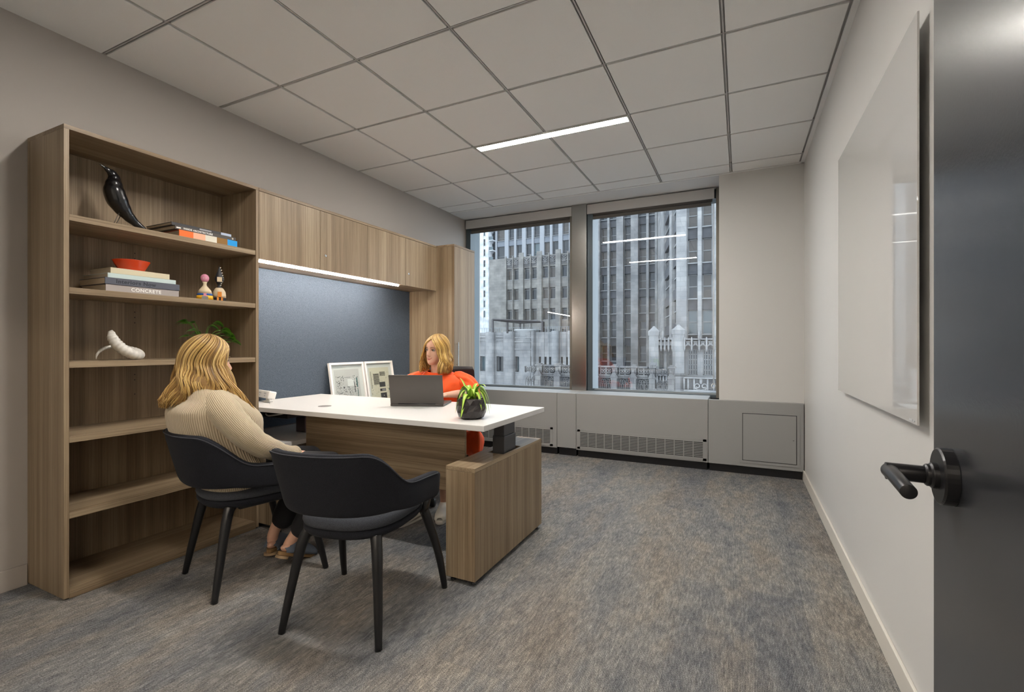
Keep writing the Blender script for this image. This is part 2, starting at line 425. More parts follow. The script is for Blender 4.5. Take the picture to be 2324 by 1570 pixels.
b = MB(); b.box(XL, -.18, YP+.004, 5.25, H-.004, H+.05); b.box(-.18, XR, YP+.004, 5.25, H+.002, H+.05); struct('trim_3', b, M_soffit)
b = MB(); b.box(XL-.15, XL, -3, 5.25, 0, H+.1); struct('wall_left', b, M_wall_l)
b = MB(); b.box(XR, XR+.15, -.25, 5.25, 0, H+.1); struct('wall_right', b, M_wall_r)
b = MB(); b.box(-.18, XR, YP, 5.25, 0, H+.03); struct('wall_pier', b, M_wall_r)
b = MB(); b.box(XL, -.18, 4.93, 5.25, 0, .60); b.box(XL, -.18, 4.93, 5.25, 2.69, H+.1); struct('wall_window', b, M_soffit)
b = MB(); b.box(XL-.1, -.9, YB-.12, YB, 2.15, H+.1); b.box(.30, XR+.1, YB-.12, YB, 0, H+.1); b.box(XL-.1, -2.2, YB-.12, YB, 0, 2.15); b.box(-.9, .3, YB-.12, YB, 2.3, H+.1)
struct('wall_back', b, M_wall_r)
b = MB(); b.box(XL-.15, 1.6, -3.1, -3.0, 0, H+.1); b.box(1.5, 1.6, -3, -.25, 0, H+.1); b.box(XR+.1, 1.6, -.37, -.25, 0, H+.1); struct('wall_corridor', b, M_wall_r)
b = MB(); b.box(XR-.012, XR, .8, 4.55, 0, .088); struct('baseboard_right', b, M_base_r, bevel=.003)
b = MB(); b.box(XL, XL+.012, -.25, 1.005, 0, .10); struct('baseboard_left', b, M_base_l, bevel=.003)

# ------------------------------------------------------------------ windows
def window(n, x0, x1, left_dark):
    b = MB(); yg = 5.0
    mats = [M_dframe, M_bronze]
    b.box(x0, x0+.06, 4.90, 5.12, .60, 2.69, 0); b.box(x1-.035, x1, 4.90, 5.12, .60, 2.69, 1)
    b.box(x0, x1, 4.94, 5.12, .58, .655, 0); b.box(x0, x1, 4.94, 5.12, 2.60, 2.70, 0)
    o = struct('window_%d' % n, b, mats, bevel=.003)
    p = MB(); p.box(x0+.05, x1-.03, yg, yg+.008, .65, 2.62); p.build('pane', M_glass, o)
    s = MB(); s.box(x0, x1, 4.955, 5.0, .655, .672); s.build('window_sill', mat('sill_metal', (.35, .38, .40), .3, metal=.6), o)
window(1, XL+.01, -1.70, True); window(2, -1.53, -.185, True)
b = MB(); b.box(-1.70, -1.532, 4.87, 5.12, .63, 2.70); struct('trim_4', b, M_steel, bevel=.002)
b = MB(); b.box(XL, -1.695, 4.895, 4.96, .60, .632); b.box(-1.53, -.185, 4.895, 4.96, .60, .632); struct('trim_5', b, M_black)
for i, (x0, x1, lab) in enumerate(((-3.085, -1.705, 'rolled-up grey roller blind with fascia over the left window, beside the wardrobe'), (-1.527, -.235, 'rolled-up grey roller blind with fascia over the right window, next to the white pier'))):
    t = thing('roller_blind', lab, 'blind', ((x0+x1)/2, 4.9, 2.58), 0, 'roller blinds at the windows')
    b = MB(); b.box(x0, x1, 4.875, 4.885, 2.582, 2.684); b.box(x0, x1, 4.885, 4.99, 2.68, 2.684); b.build('fascia', M_blind, t, bevel=.0015)
    b = MB(); b.tube([(x0+.02, 4.93, 2.60), (x1-.02, 4.93, 2.60)], .035, 20); b.box(x0+.03, x1-.03, 4.915, 4.935, 2.53, 2.56); b.build('blind_roll', M_roll, t)
    b = MB(); xc = x1-.012
    b.tube([(xc, 4.93, 2.56), (xc, 4.93, .76)], .0022, 6)
    b.tube([(xc+.006, 4.95, 2.56), (xc+.006, 4.95, .76)], .0022, 6)
    b.tube([(xc+.003+.018*math.cos(a*PI/8), 4.94, .745+.022*math.sin(a*PI/8)) for a in range(17)], .0035, 6)
    b.build('chain', M_white, t)

# ------------------------------------------------------------------ radiator covers along the window wall
yr = 4.53
def cover(x0, x1, z0, lab, y=yr):
    t = thing('radiator_cover', lab, 'radiator cover', ((x0+x1)/2, 4.7, 0), 0, 'grey metal radiator covers under the windows')
    b = MB(); b.box(x0+.0015, x1-.0015, y, 4.893 if x1 < -.2 else YP-.001, z0, .652 if x1 < 0.1 else .652)
    b.build('cover_panel', M_rad, t, bevel=.004)
    b = MB(); b.box(x0+.01, x1-.01, y+.04, y+.10, 0, z0); b.build('toe_recess', M_black, t)
    return t
def grille(t, x0, x1, z0, z1):
    b = MB(); y = yr
    b.box(x0, x1, y-.004, y, z0, z0+.02); b.box(x0, x1, y-.004, y, z1-.02, z1); b.box(x0, x0+.03, y-.004, y, z0, z1); b.box(x1-.03, x1, y-.004, y, z0, z1)
    b.box(x0+.02, x1-.02, y-.0012, y-.0004, z0+.01, z1-.01, 1)
    n = 10; zz0, zz1 = z0+.024, z1-.024
    for k in range(n+1):
        z = zz0+(zz1-zz0)*k/n; b.box(x0+.03, x1-.03, y-.005, y-.001, z-.0035, z+.0035)
    m = round((x1-x0-.06)/.082)
    for k in range(1, m):
        x = x0+.03+(x1-x0-.06)*k/m; b.box(x-.0035, x+.0035, y-.0055, y-.001, zz0, zz1)
    b.build('grille', [M_rad, M_dark], t)
t = cover(XL, -1.745, .075, 'long grey metal radiator cover behind the desk, left of the narrow filler panel'); grille(t, -3.0, -1.79, .09, .285)
t = cover(-1.745, -1.535, .085, 'narrow plain grey filler cover between the two radiator grilles')
t = cover(-1.535, -.27, .075, 'wide grey metal radiator cover with a grille, under the right window'); grille(t, -1.52, -.285, .09, .285)
t = cover(-.27, XR-.004, .075, 'grey metal radiator cover with a square access door, beside the right wall')
b = MB(); b.box(-.010, .455, yr-.004, yr, .108, .572); b.box(.012, .432, yr-.0052, yr-.004, .130, .548, 1); b.build('access_frame', [M_rad, M_dark], t, bevel=.002)
b = MB(); b.box(.017, .427, yr-.0085, yr-.005, .135, .543); b.build('access_door', M_rad, t, bevel=.001)
b = MB(); b.box(.402, .412, yr-.0095, yr-.0085, .333, .337); b.build('latch', M_dark, t)

# ------------------------------------------------------------------ ceiling luminaires
def luminaire(y0, lab, x0=-1.885, x1=-.705, z=H, m=M_em, grp='linear ceiling lights of the office'):
    t = thing('linear_ceiling_light', lab, 'ceiling light', ((x0+x1)/2, y0+.033, z-.004), 0, grp)
    b = MB(); b.box(x0, x1, y0, y0+.066, z-.004, z+.010); b.build('diffuser', m, t)
    b = MB(); b.box(x0-.008, x1+.008, y0-.005, y0-.0005, z-.005, z+.008); b.box(x0-.008, x1+.008, y0+.0665, y0+.071, z-.005, z+.008); b.box(x0-.008, x0-.0005, y0, y0+.066, z-.005, z+.008); b.box(x1+.0005, x1+.008, y0, y0+.066, z-.005, z+.008)
    b.build('housing', M_white, t)
luminaire(3.145, 'long thin glowing light strip set in the ceiling tiles, toward the windows')
luminaire(1.317, 'glowing light strip in the ceiling nearest the door, at the photo top edge')
for k, (x0, y0) in enumerate(((-2.9, -1.2), (-1.4, -1.2), (.1, -1.2), (-2.2, -2.4), (-.6, -2.4))):
    luminaire(y0, 'corridor light strip outside the office, seen only as a reflection in the window', x0, x0+1.2, H, M_hall, 'light strips in the corridor ceiling')

# ------------------------------------------------------------------ door on the right, standing open
dx0, dy0 = .219, .741; da = math.radians(3.6)
ddir = Vector((math.sin(da), math.cos(da), 0)); dn = Vector((-math.cos(da), math.sin(da), 0))
DM = Matrix(((-dn.x, ddir.x, 0, dx0), (-dn.y, ddir.y, 0, dy0), (0, 0, 1, 0), (0, 0, 0, 1)))   # local x into the door, y toward its free edge
b = MB(); b.box(0, .044, -.915, 0, .012, 2.28); b.xform(DM); door = struct('door_1', b, M_door, bevel=.0015)
def dl(out, back, z): return Vector((dx0, dy0, 0))+dn*out-ddir*back+Vector((0, 0, z))
hz = .993
b = MB()
def disc(b, o0, o1, r0, r1, z=hz, back=.07, n=40, m=0):
    R = []
    for o_, r in ((o0, r0), (o1-.002, r0), (o1, r1-.0015), (o1, .001)):
        R.append([dl(o_, back+r*math.cos(2*PI*j/n), z+r*math.sin(2*PI*j/n)) for j in range(n)])
    b.rings(R, m, smooth=False)
disc(b, 0, .013, .0315, .0315); disc(b, .012, .020, .0145, .0140); disc(b, .018, .0245, .0125, .012)
hd = b.build('door_handle', M_handle, door, bevel=.0005)
b = MB(); b.tube([dl(.0235, .07, hz), dl(.060, .07, hz)], .0098, 24, roundends=False)
b.tube([dl(.0555, .066, hz), dl(.056, .10, hz+.0012), dl(.058, .172, hz+.003)], [.0085, .0078, .0072], 24)
b.build('lever', M_handle, hd, bevel=.0006)

# ------------------------------------------------------------------ glass writing board
t = thing('glass_writing_board', 'large frameless white glass marker board mounted on the right wall', 'whiteboard', (XR, 2.27, .91))
b = MB(); b.box(.460, .466, 1.682, 2.868, .911, 2.104); b.build('glass_sheet', [M_board], t, bevel=.0012)
for y in (1.80, 2.75):
    for z in (1.03, 1.99):
        b = MB(); b.box(.4665, XR-.0005, y-.03, y+.03, z-.03, z+.03); b.build('standoff', M_white, t)
b = MB(); b.box(.4590, .4599, 1.700, 1.716, .918, .9215); b.box(.4590, .4599, 1.719, 1.748, .918, .9235); b.build('maker_mark', mat('grey_mark', (.45, .47, .48), .5), t)

# ------------------------------------------------------------------ bookcase
XF = -2.742; BY0, BY1 = 1.007, 1.929; BZ = 2.134
t = thing('bookcase', 'tall open oak-look bookcase with five shelves against the left wall', 'bookcase', (XF, (BY0+BY1)/2, 0))
b = MB(); b.box(XL+.002, XF, BY0, BY0+.019, .008, BZ-.019); b.build('side_panel', WZ, t, bevel=.0008)
b = MB(); b.box(XL+.002, XF, BY1-.019, BY1, .008, BZ-.019); b.build('side_panel', WZ, t, bevel=.0008)
b = MB(); b.box(XL+.002, XF, BY0, BY1, BZ-.0185, BZ); b.build('top_panel', WY, t, bevel=.0008)
b = MB(); b.box(XL+.002, XL+.012, BY0+.02, BY1-.02, .01, BZ-.02); yc = 1.435
for z in (1.66, 1.63, 1.60, 1.57, 1.33, 1.30, 1.27, .98, .95, .87): b.box(XL+.012, XL+.0125, yc-.0025, yc+.0025, z-.0025, z+.0025, 1)
b.build('back_panel', [WZ, M_dark], t)
for z in (1.735, 1.405, 1.069, .731, .389):
    b = MB(); b.box(XL+.013, XF-.003, BY0+.020, BY1-.020, z-.028, z); b.build('shelf', WY, t, bevel=.0008)
b = MB(); b.box(XL+.013, XF-.003, BY0+.020, BY1-.020, .022, .047); b.build('bottom_shelf', WY, t, bevel=.0008)
b = MB(); b.box(XF-.022, XF-.001, BY0+.020, BY1-.020, .002, .0215); b.build('plinth', WY, t)

# ------------------------------------------------------------------ overhead cabinets
ZC0 = 1.692; DW = .4655
for k, lab in enumerate(('oak-look wall cabinet with two doors, next to the bookcase', 'oak-look wall cabinet with two doors, next to the tall wardrobe')):
    y0 = BY1+.002+k*2*DW; y1 = y0+2*DW-.001
    t = thing('overhead_cabinet', lab, 'cabinet', (XF, (y0+y1)/2, ZC0), 0, 'overhead cabinets above the desk')
    b = MB(); b.box(XL+.002, XF-.021, y0, y1, ZC0, BZ-.0195); b.build('body', WY, t)
    b = MB(); b.box(XL+.002, XF, y0, y1, BZ-.0185, BZ); b.build('top_panel', WY, t, bevel=.0008)
    for q in range(2):
        a = y0+q*DW+.0012; c = a+DW-.0035
        b = MB(); b.box(XF-.0195, XF, a, c, ZC0-.006, BZ-.0215); d = b.build('door', WZ, t, bevel=.0008)
        if q == 1:
            b = MB(); b.lathe([(.0095, 0), (.0095, .002), (.007, .003), (.001, .003)], (XF, a+.046, ZC0+.105), 24, axis='x'); b.box(XF+.003, XF+.0035, a+.040, a+.052, ZC0+.1042, ZC0+.1058)
            b.build('lock', M_chrome, d)
t = thing('under_cabinet_light', 'thin glowing light bar fixed under the front edge of the wall cabinets', 'light', (XF-.05, 2.6, ZC0-.01))
b = MB(); b.box(XF-.044, XF-.032, 1.945, 3.275, ZC0-.018, ZC0-.0015); b.build('diffuser', M_led, t)
b = MB(); b.box(XF-.0305, XF-.027, 1.94, 3.28, ZC0-.010, ZC0-.001); b.build('housing', M_white, t)

# ------------------------------------------------------------------ wardrobe
WYO = 3.797; XW = -2.532
t = thing('wardrobe', 'tall oak-look wardrobe in the corner beside the left window', 'wardrobe', (XW, WYO+.19, 0))
b = MB(); b.box(XL+.002, XW-.021, WYO, 4.177, .02, BZ-.02); b.build('body', WZ, t, bevel=.0008)
b = MB(); b.box(XL+.002, XW, WYO, 4.179, BZ-.019, BZ); b.build('top_panel', WY, t, bevel=.0008)
b = MB(); b.box(XW-.0195, XW, WYO+.0015, 4.176, .03, BZ-.021); d = b.build('door', WZ, t, bevel=.0008)
b = MB(); b.box(XW+.018, XW+.026, 3.832, 3.844, .945, 1.175); b.box(XW, XW+.018, 3.834, 3.842, .955, .963); b.box(XW, XW+.018, 3.834, 3.842, 1.157, 1.165); b.build('handle', M_chrome, d, bevel=.001)

# ------------------------------------------------------------------ tack board
b = MB(); b.box(XL+.002, XL+.028, BY1+.002, WYO-.002, .555, ZC0-.002)
tag(b.build('tack_board', M_tack, None, bevel=.004, origin=(XL, 2.8, .56)), 'blue-grey fabric tack board on the wall under the overhead cabinets', 'tack board')

# ------------------------------------------------------------------ credenza below the desk
t = thing('credenza', 'low oak-look cabinet with pale worktop under the left end of the desk', 'cabinet', (XW, 2.8, 0))
b = MB(); b.box(XL+.03, XW+.012, BY1+.002, WYO-.003, .521, .549); b.build('worktop', M_desk, t, bevel=.0015)
b = MB(); b.box(XL+.03, XW-.04, BY1+.004, WYO-.005, .03, .520); b.build('body', WZ, t)
b = MB(); b.box(XL+.05, XW-.07, BY1+.03, WYO-.03, 0, .0295); b.build('plinth', M_black, t)
for a, c in ((BY1+.008, 2.39), (2.393, 2.86), (2.863, 3.33), (3.333, 3.79)):
    b = MB(); b.box(XW-.0395, XW-.02, a, c, .04, .50); b.build('door', WZ, t, bevel=.0008)

# ------------------------------------------------------------------ sit-stand desk
DX0, DX1, DY0, DY1, DZ = -3.068, -1.120, 1.933, 2.69, .755
t = thing('standing_desk', 'white-topped sit-stand desk with oak-look modesty panel and end cabinet', 'desk', (-2.1, 2.3, 0))
b = MB(); b.box(DX0, DX1, DY0, DY1, DZ-.028, DZ); top = b.build('tabletop', M_desk, t, bevel=.0015)
b = MB(); b.lathe([(.040, 0), (.040, .0012), (.036, .0018), (.001, .0018)], (-2.416, 2.147, DZ+.0001), 40); b.build('cable_grommet', mat('grommet_grey', (.2, .19, .18), .4), top)
b = MB(); b.box(-2.51, -1.325, 2.085, 2.104, .362, DZ-.0285); b.build('modesty_panel', WX, t, bevel=.0008)
# end cabinet the right column stands in
PX0, PX1, PY0, PY1 = -1.300, -1.137, 1.878, 2.682
b = MB(); b.box(PX0, PX1, PY0, PY1, .025, .540); ec = b.build('end_cabinet', WZ, t, bevel=.0008)
b = MB()
b.box(PX0, PX1, PY0, 2.20, .5415, .5605); b.box(PX0, PX1, 2.42, PY1, .5415, .5605); b.box(PX0, -1.25, 2.20, 2.42, .5415, .5605); b.box(-1.155, PX1, 2.20, 2.42, .5415, .5605)
b.build('cabinet_top', WY, ec, bevel=.0006)
for x in (PX0+.025, PX1-.025):
    for y in (PY0+.03, PY1-.03):
        b = MB(); b.lathe([(.014, 0), (.014, .008), (.006, .009), (.006, .0245), (.001, .0245)], (x, y, 0), 16); b.build('foot', M_black, ec)
for xa, xb, m, zb in ((-1.240, -1.166, M_lift, .5425), (-2.79, -2.70, M_lift_lit, .5495)):
    b = MB(); b.box(xa, xb, 2.235, 2.375, zb, .648); c = b.build('lift_column', m, t, bevel=.003)
    b = MB(); b.box(xa+.004, xb-.004, 2.24, 2.37, .648, DZ-.0285); b.build('inner_sleeve', m, c, bevel=.003)
b = MB(); b.box(-1.26, -1.14, 2.0, 2.6, DZ-.034, DZ-.0285); b.box(-1.185, -1.165, 2.655, 2.675, DZ-.036, DZ-.0285); b.build('support_bracket', M_black, t)
b = MB(); b.box(-2.9, -2.66, 2.07, 2.225, .668, DZ-.040, 0); b.box(-2.88, -2.68, 2.09, 2.20, DZ-.040, DZ-.0285, 0); b.build('cable_tray', M_black, t, bevel=.003)
b = MB(); b.tube(catmull([(-2.86, 2.062, .69), (-2.82, 2.05, .682), (-2.76, 2.055, .690), (-2.70, 2.06, .700), (-2.66, 2.055, .712)], 20), .005, 8); b.build('cable', M_white, t)
b = MB(); b.tube(catmull([(-2.69, 2.38, .72), (-2.66, 2.42, .66), (-2.70, 2.43, .60), (-2.80, 2.44, .557)], 16), .008, 8); b.build('cable', M_black, t)

# ------------------------------------------------------------------ things on the desk
# power module
t = thing('power_module', 'small white power outlet box clamped on the desk beside the bookcase', 'power outlet', (-2.965, 2.155, DZ))
R = Matrix.Translation((-2.975, 2.150, DZ+.050)) @ Matrix.Rotation(-.25, 4, 'Z') @ Matrix.Rotation(-.25, 4, 'X')
b = MB(); b.obox(R, .19, .05, .052); b.build('outlet_block', M_white, t, bevel=.006)
b = MB(); b.lathe([(.03, 0), (.03, .006), (.016, .010), (.012, .026), (.001, .026)], (-2.965, 2.155, DZ+.0002), 24); b.build('stem', M_white, t)
for dx in (-.045, .035):
    b = MB()
    for px, pz, w_, h_ in ((-.010, .006, .003, .010), (.010, .006, .003, .008), (0, -.010, .005, .006)):
        b.obox(R @ Matrix.Translation((dx+px, -.0252, pz)), w_, .0012, h_)
    b.build('socket_slots', M_dark, t)

# laptop
LR = math.atan2(.118, .305)
t = thing('laptop', 'open dark grey laptop on the desk in front of the woman in orange', 'laptop', (-1.870, 2.380, DZ+.0005), LR)
b = MB(); b.box(-.172, .172, 0, .228, .0015, .015); b.build('base', mat('laptop_grey', (.085, .078, .073), .38, metal=.5), t, world=False, bevel=.003)
b = MB(); b.obox(Matrix.Translation((0, .012, .0155)) @ Matrix.Rotation(math.radians(12), 4, 'X') @ Matrix.Translation((0, -.004, .094)), .345, .0065, .194)
lid = b.build('lid', MATS['laptop_grey'], t, world=False, bevel=.002)
b = MB(); b.obox(Matrix.Translation((0, .012, .0155)) @ Matrix.Rotation(math.radians(12), 4, 'X') @ Matrix.Translation((0, -.0002, .098)), .325, .0007, .17); b.build('screen', mat('laptop_screen', (.25, .3, .38), .2, emit=.25), lid, world=False)
b = MB(); b.box(-.142, .142, .035, .135, .0151, .0162); b.box(-.05, .05, .150, .215, .0151, .0155); b.build('keyboard', M_black, t, world=False)
b = MB(); b.tube([(-.12, .006, .014), (.12, .006, .014)], .006, 12); b.build('hinge', M_black, t, world=False)

# framed prints leaning on the tack board (standing on the credenza)
def frame(yc, wdt, lab, style, rnd, lean=.075, hgt=.447):
    t = thing('picture_frame', lab, 'framed print', (-2.985, yc, .5495), 0, 'white framed prints leaning on the tack board')
    a = math.atan2(lean, hgt)
    # local x = along the wall (+y world), local z up the frame, local y toward the wall
    M = Matrix.Translation((-2.985, yc, .5505)) @ Matrix.Rotation(PI/2, 4, 'Z') @ Matrix.Rotation(-a, 4, 'X')
    L_ = math.hypot(lean, hgt); w2 = wdt/2; f = .018
    b = MB()
    for x0, x1, z0, z1 in ((-w2, -w2+f, 0, L_), (w2-f, w2, 0, L_), (-w2+f, w2-f, 0, f), (-w2+f, w2-f, L_-f, L_)):
        b.obox(M @ Matrix.Translation(((x0+x1)/2, -.011, (z0+z1)/2)), x1-x0, .022, z1-z0)
    b.build('frame', mat('white_frame', (.82, .79, .75), .4), t, bevel=.0012)
    b = MB(); b.obox(M @ Matrix.Translation((0, -.004, L_/2)), wdt-2*f, .003, L_-2*f); b.build('mount', mat('mount_board', (.62, .60, .54), .9), t)
    iw, ih = wdt-2*f-.07, L_-2*f-.08
    pc = M @ Matrix.Translation((0, -.006, L_/2))
    b = MB(); b.obox(pc, iw, .001, ih)
    pr = b.build('print', mat('print_'+style, (.50, .47, .42) if style == 'grey' else (.58, .52, .38), .85), t)
    b = MB()
    def r(x, z, w_, h_, m=0, d=.0012): b.obox(pc @ Matrix.Translation((x, -d, z)), w_, .0008, h_, m)
    if style == 'grey':
        for k in range(420):
            x = rnd.uniform(-iw*.45, iw*.45); z = rnd.uniform(-ih*.46, ih*.33)
            if abs(x-.0) < iw*.16 and .02 < z < .11: continue
            if x > .02 and rnd.random() < .5: continue
            r(x, z, rnd.uniform(.002, .007), rnd.uniform(.002, .006), 0)
        r(0, .10, iw*.25, .004, 1); r(.075*iw/.28, .01, .006, .085, 0); r(iw*.38, .05, .012, .08, 2); r(iw*.38, -.06, .006, .10, 2)
        R0 = pc @ Matrix.Translation((.01, -.0012, -.095)); b.prism([(.024*math.cos(k*PI/12), .024*math.sin(k*PI/12)) for k in range(24)], .001, R0 @ Matrix.Rotation(PI/2, 4, 'X'), 0)
        r(.01, -.095, .003, .048, 3, .0025); r(.03, .055, .07, .06, 3, .0011)
    else:
        for i in range(9):
            for k in range(12): r(-iw*.30+i*.008, .11-k*.0085, .0055, .006, 0)
        for i in range(12):
            for k in range(5): r(iw*.02+i*.006, .125-k*.008, .004, .005, 0)
        for k in range(14): r(-iw*.43, .13-k*.011, .008, .006, 0)
        r(.025, .01, .075, .045, 0); r(.025, -.04, .075, .024, 0); r(.035, -.04, .045, .017, 1, .002); r(.028, -.095, .078, .055, 0); r(.030, -.093, .008, .006, 3, .002)
        for k in range(170):
            x = rnd.uniform(-iw*.46, iw*.46); z = rnd.uniform(-ih*.47, ih*.36)
            if -.02 < x < .07 and -.13 < z < .04: continue
            r(x, z, rnd.uniform(.002, .007), rnd.uniform(.001, .004), rnd.choice((0, 0, 1, 4)))
        r(iw*.42, -.04, .012, .02, 2)
    b.build('printed_shapes', [mat('ink_black', (.04, .038, .036), .8), mat('ink_grey', (.22, .20, .19), .8), mat('ink_green', (.05, .13, .11), .8), mat('ink_pale', (.66, .64, .58), .8), mat('ink_ochre', (.45, .30, .10), .8)], pr)
    b = MB(); b.obox(M @ Matrix.Translation((0, -.0125, L_/2)), wdt-2*f, .0015, L_-2*f); b.build('glazing', M_ar, t)
rnd = random.Random(4)
frame(2.930, .375, 'white-framed print of small grey scattered shapes, leaning left of the other print', 'grey', rnd)
frame(3.314, .36, 'white-framed print with dark blocks on cream, leaning nearest the woman in orange', 'cream', rnd)

# faceted pot with spider plant
def leaf(b, pts, wid, m=0, n=14, fold=.25, side=None):
    P = catmull(pts, n); L_ = []
    for i, p in enumerate(P):
        T = (P[min(i+1, n)]-P[max(i-1, 0)]).normalized()
        sd = Vector(side) if side else T.cross(Vector((0, 0, 1)))
        if sd.length < .05: sd = Vector((1, 0, 0))
        sd = (sd-T*sd.dot(T)).normalized(); nn = sd.cross(T)
        s = i/n; w_ = wid*(min(1, .45+s*2.2) if s < .3 else max(.02, 1-((s-.3)/.7)**1.8))
        L_.append([p-sd*w_+nn*w_*fold, p-sd*w_*.35+nn*w_*.06, p, p+sd*w_*.35+nn*w_*.06, p+sd*w_+nn*w_*fold])
    vs = [q for r_ in L_ for q in r_]; fs = []; ms = []
    for i in range(n):
        for j in range(4): fs.append((i*5+j, i*5+j+1, (i+1)*5+j+1, (i+1)*5+j)); ms.append(m+(0 if j in (0, 3) else 1))
    base = len(b.v); b.v += [tuple(q) for q in vs]
    for f, mm in zip(fs, ms): b.f.append([base+k for k in f]); b.m.append(mm); b.sm.append(True); b.uv.append(None)
px, py = -1.303, 2.118
t = thing('potted_spider_plant', 'green and yellow striped spider plant in a black faceted pot on the desk', 'potted plant', (px, py, DZ))
b = MB(); rr = random.Random(2); n = 14; R = []
prof = [(.054, .0005), (.068, .010), (.0785, .040), (.0795, .070), (.074, .103), (.067, .110), (.064, .104), (.060, .082), (.001, .082)]
for i, (r_, z) in enumerate(prof):
    R.append([Vector((px+r_*(1+(rr.uniform(-.022, .022) if 1 < i < 4 else 0))*math.cos(2*PI*(j+.5*(i % 2))/n), py+r_*math.sin(2*PI*(j+.5*(i % 2))/n), DZ+z+(rr.uniform(-.008, .008) if 1 < i < 4 else 0))) for j in range(n)])
b.rings(R, smooth=False); b.build('pot', mat('black_glazed_pot', (.022, .018, .018), .33, spec=.5), t)
b = MB(); b.lathe([(.060, .081), (.060, .086), (.001, .090)], (px, py, DZ), 20); b.build('soil', mat('soil', (.05, .035, .025), .95, bump=.6), t)
M_l1 = mat('leaf_green', (.27, .50, .04), .4); M_l2 = mat('leaf_lime', (.58, .74, .14), .4)
# leaf ends given as (right, away, up) offsets seen from the door
er = Vector((CA, SA, 0)); ef = Vector((-SA, CA, 0))
for (r0, a0, z0, r1, a1, z1, lift, w_) in ((-.01, 0, .085, -.065, .02, .215, .02, .009), (0, 0, .085, -.088, -.01, .055, .09, .010), (0, 0, .085, -.092, .03, .02, .11, .010), (-.01, -.01, .085, -.038, -.085, -.045+.1, .06, .009),
      (.01, -.01, .085, -.046, -.080, .012, .06, .013), (.01, 0, .085, .105, .0, .045, .10, .011), (.01, 0, .085, .095, .03, .015, .11, .011), (.01, .01, .085, .080, -.03, .170, .045, .009), (0, .02, .085, .050, .06, .135, .07, .010),
      (0, -.01, .085, .020, -.05, .130, .05, .010), (0, .01, .085, -.050, .05, .120, .07, .010), (.01, -.01, .085, .060, -.06, .050, .07, .009), (0, -.01, .085, -.07, -.04, .075, .07, .009), (.01, 0, .085, .09, -.02, .085, .07, .008),
      (0, 0, .085, -.075, .05, .10, .06, .009), (.0, .0, .085, -.015, -.03, .145, .04, .009), (.015, .0, .085, .088, -.035, .03, .085, .008), (0, .02, .085, .07, .07, .08, .08, .010), (-.01, .02, .085, -.06, .07, .07, .08, .010)):
    P0 = Vector((px, py, DZ+z0))+er*r0+ef*a0; P1 = Vector((px, py, DZ+z1))+er*r1+ef*a1
    mid = P0.lerp(P1, .45)+Vector((0, 0, lift)); q1 = P0.lerp(mid, .5)+Vector((0, 0, lift*.25)); q2 = mid.lerp(P1, .55)+Vector((0, 0, lift*.25))
    b = MB(); leaf(b, [P0, q1, mid, q2, P1], w_*1.6); b.build('leaf', [M_l1, M_l2], t)

# ------------------------------------------------------------------ things in the bookcase
def book(x1, depth, y0, y1, z0, th, spine, lab, rz=0, cover=None, grp=None, ov=.003):
    """lies flat, spine facing the room (+x)"""
    yc = (y0+y1)/2
    t = thing('book', lab, 'book', (x1-depth/2, yc, z0), rz, grp)
    w2 = (y1-y0)/2; d2 = depth/2; cv = cover or spine
    b = MB(); b.box(-d2, d2-.004, -w2, w2, .0002, .0025); b.box(-d2, d2-.004, -w2, w2, th-.0025, th-.0002); b.box(d2-.004, d2, -w2, w2, .0002, th-.0002, 1)
    b.build('cover', [cv, spine], t, world=False, bevel=.0008)
    b = MB(); b.box(-d2+ov, d2-.004, -w2+ov, w2-ov, .0026, th-.0026); b.build('pages', M_paper, t, world=False)
    return t
def spine_text(t, txt, size, dy, dz, m, x):
    # reads left to right for someone looking toward -x: right = +y
    M = ROOTM[t.name] @ Matrix(((0, 0, 1, x), (1, 0, 0, dy), (0, 1, 0, dz), (0, 0, 0, 1)))
    return text_mesh('title_lettering', txt, size, M, m, t)
B = lambda n, c: mat(n, c, .55)
g2 = 'books stacked flat on the second shelf'; z = 1.4055
M_wt = mat('title_white', (.85, .84, .80), .6); M_dk = mat('title_dark', (.025, .028, .04), .6)
t = book(-2.775, .235, 1.172, 1.492, z, .034, B('concrete_spine', (.36, .32, .30)), 'grey book titled CONCRETE, lowest of the stack on the second shelf', grp=g2)
spine_text(t, 'CONCRETE', .0235, -.058, .0090, M_wt, .1180)
t = book(-2.772, .25, 1.168, 1.494, z+.0345, .033, B('navy_spine', (.085, .09, .115)), 'dark slate-blue book lying directly on the CONCRETE book', grp=g2)
spine_text(t, 'Interiors Now', .026, -.12, .0085, M_dk, .1255)
t = book(-2.780, .24, 1.182, 1.480, z+.0680, .0225, B('paleblue_spine', (.52, .62, .60)), 'pale blue book between the slate-blue and the cream book', grp=g2)
t = book(-2.785, .20, 1.195, 1.452, z+.0910, .028, B('cream_spine', (.62, .55, .38)), 'cream book on top of the stack, under the orange bowl', grp=g2)
t = thing('bowl', 'orange-red ceramic bowl standing on top of the book stack', 'bowl', (-2.865, 1.317, z+.1193))
b = MB(); b.lathe([(.001, .0002), (.050, .0002), (.052, .003), (.0765, .052), (.077, .054), (.0755, .054), (.050, .006), (.001, .005)], (-2.865, 1.317, z+.1193), 48)
b.build('bowl_body', mat('orange_glaze', (.60, .055, .012), .2, spec=.6), t)
g1 = 'books stacked flat on the top shelf'; z = 1.7355
t = thing('book', 'thick book with orange, peach, white, brown and blue spine blocks, lowest on the top shelf', 'book', (-2.88, 1.655, z), 0, g1)
b = MB(); ys_ = [-.158, -.086, -.022, .042, .104, .163]
for k in range(5): b.box(.094, .099, ys_[k], ys_[k+1], .0002, .041, k)
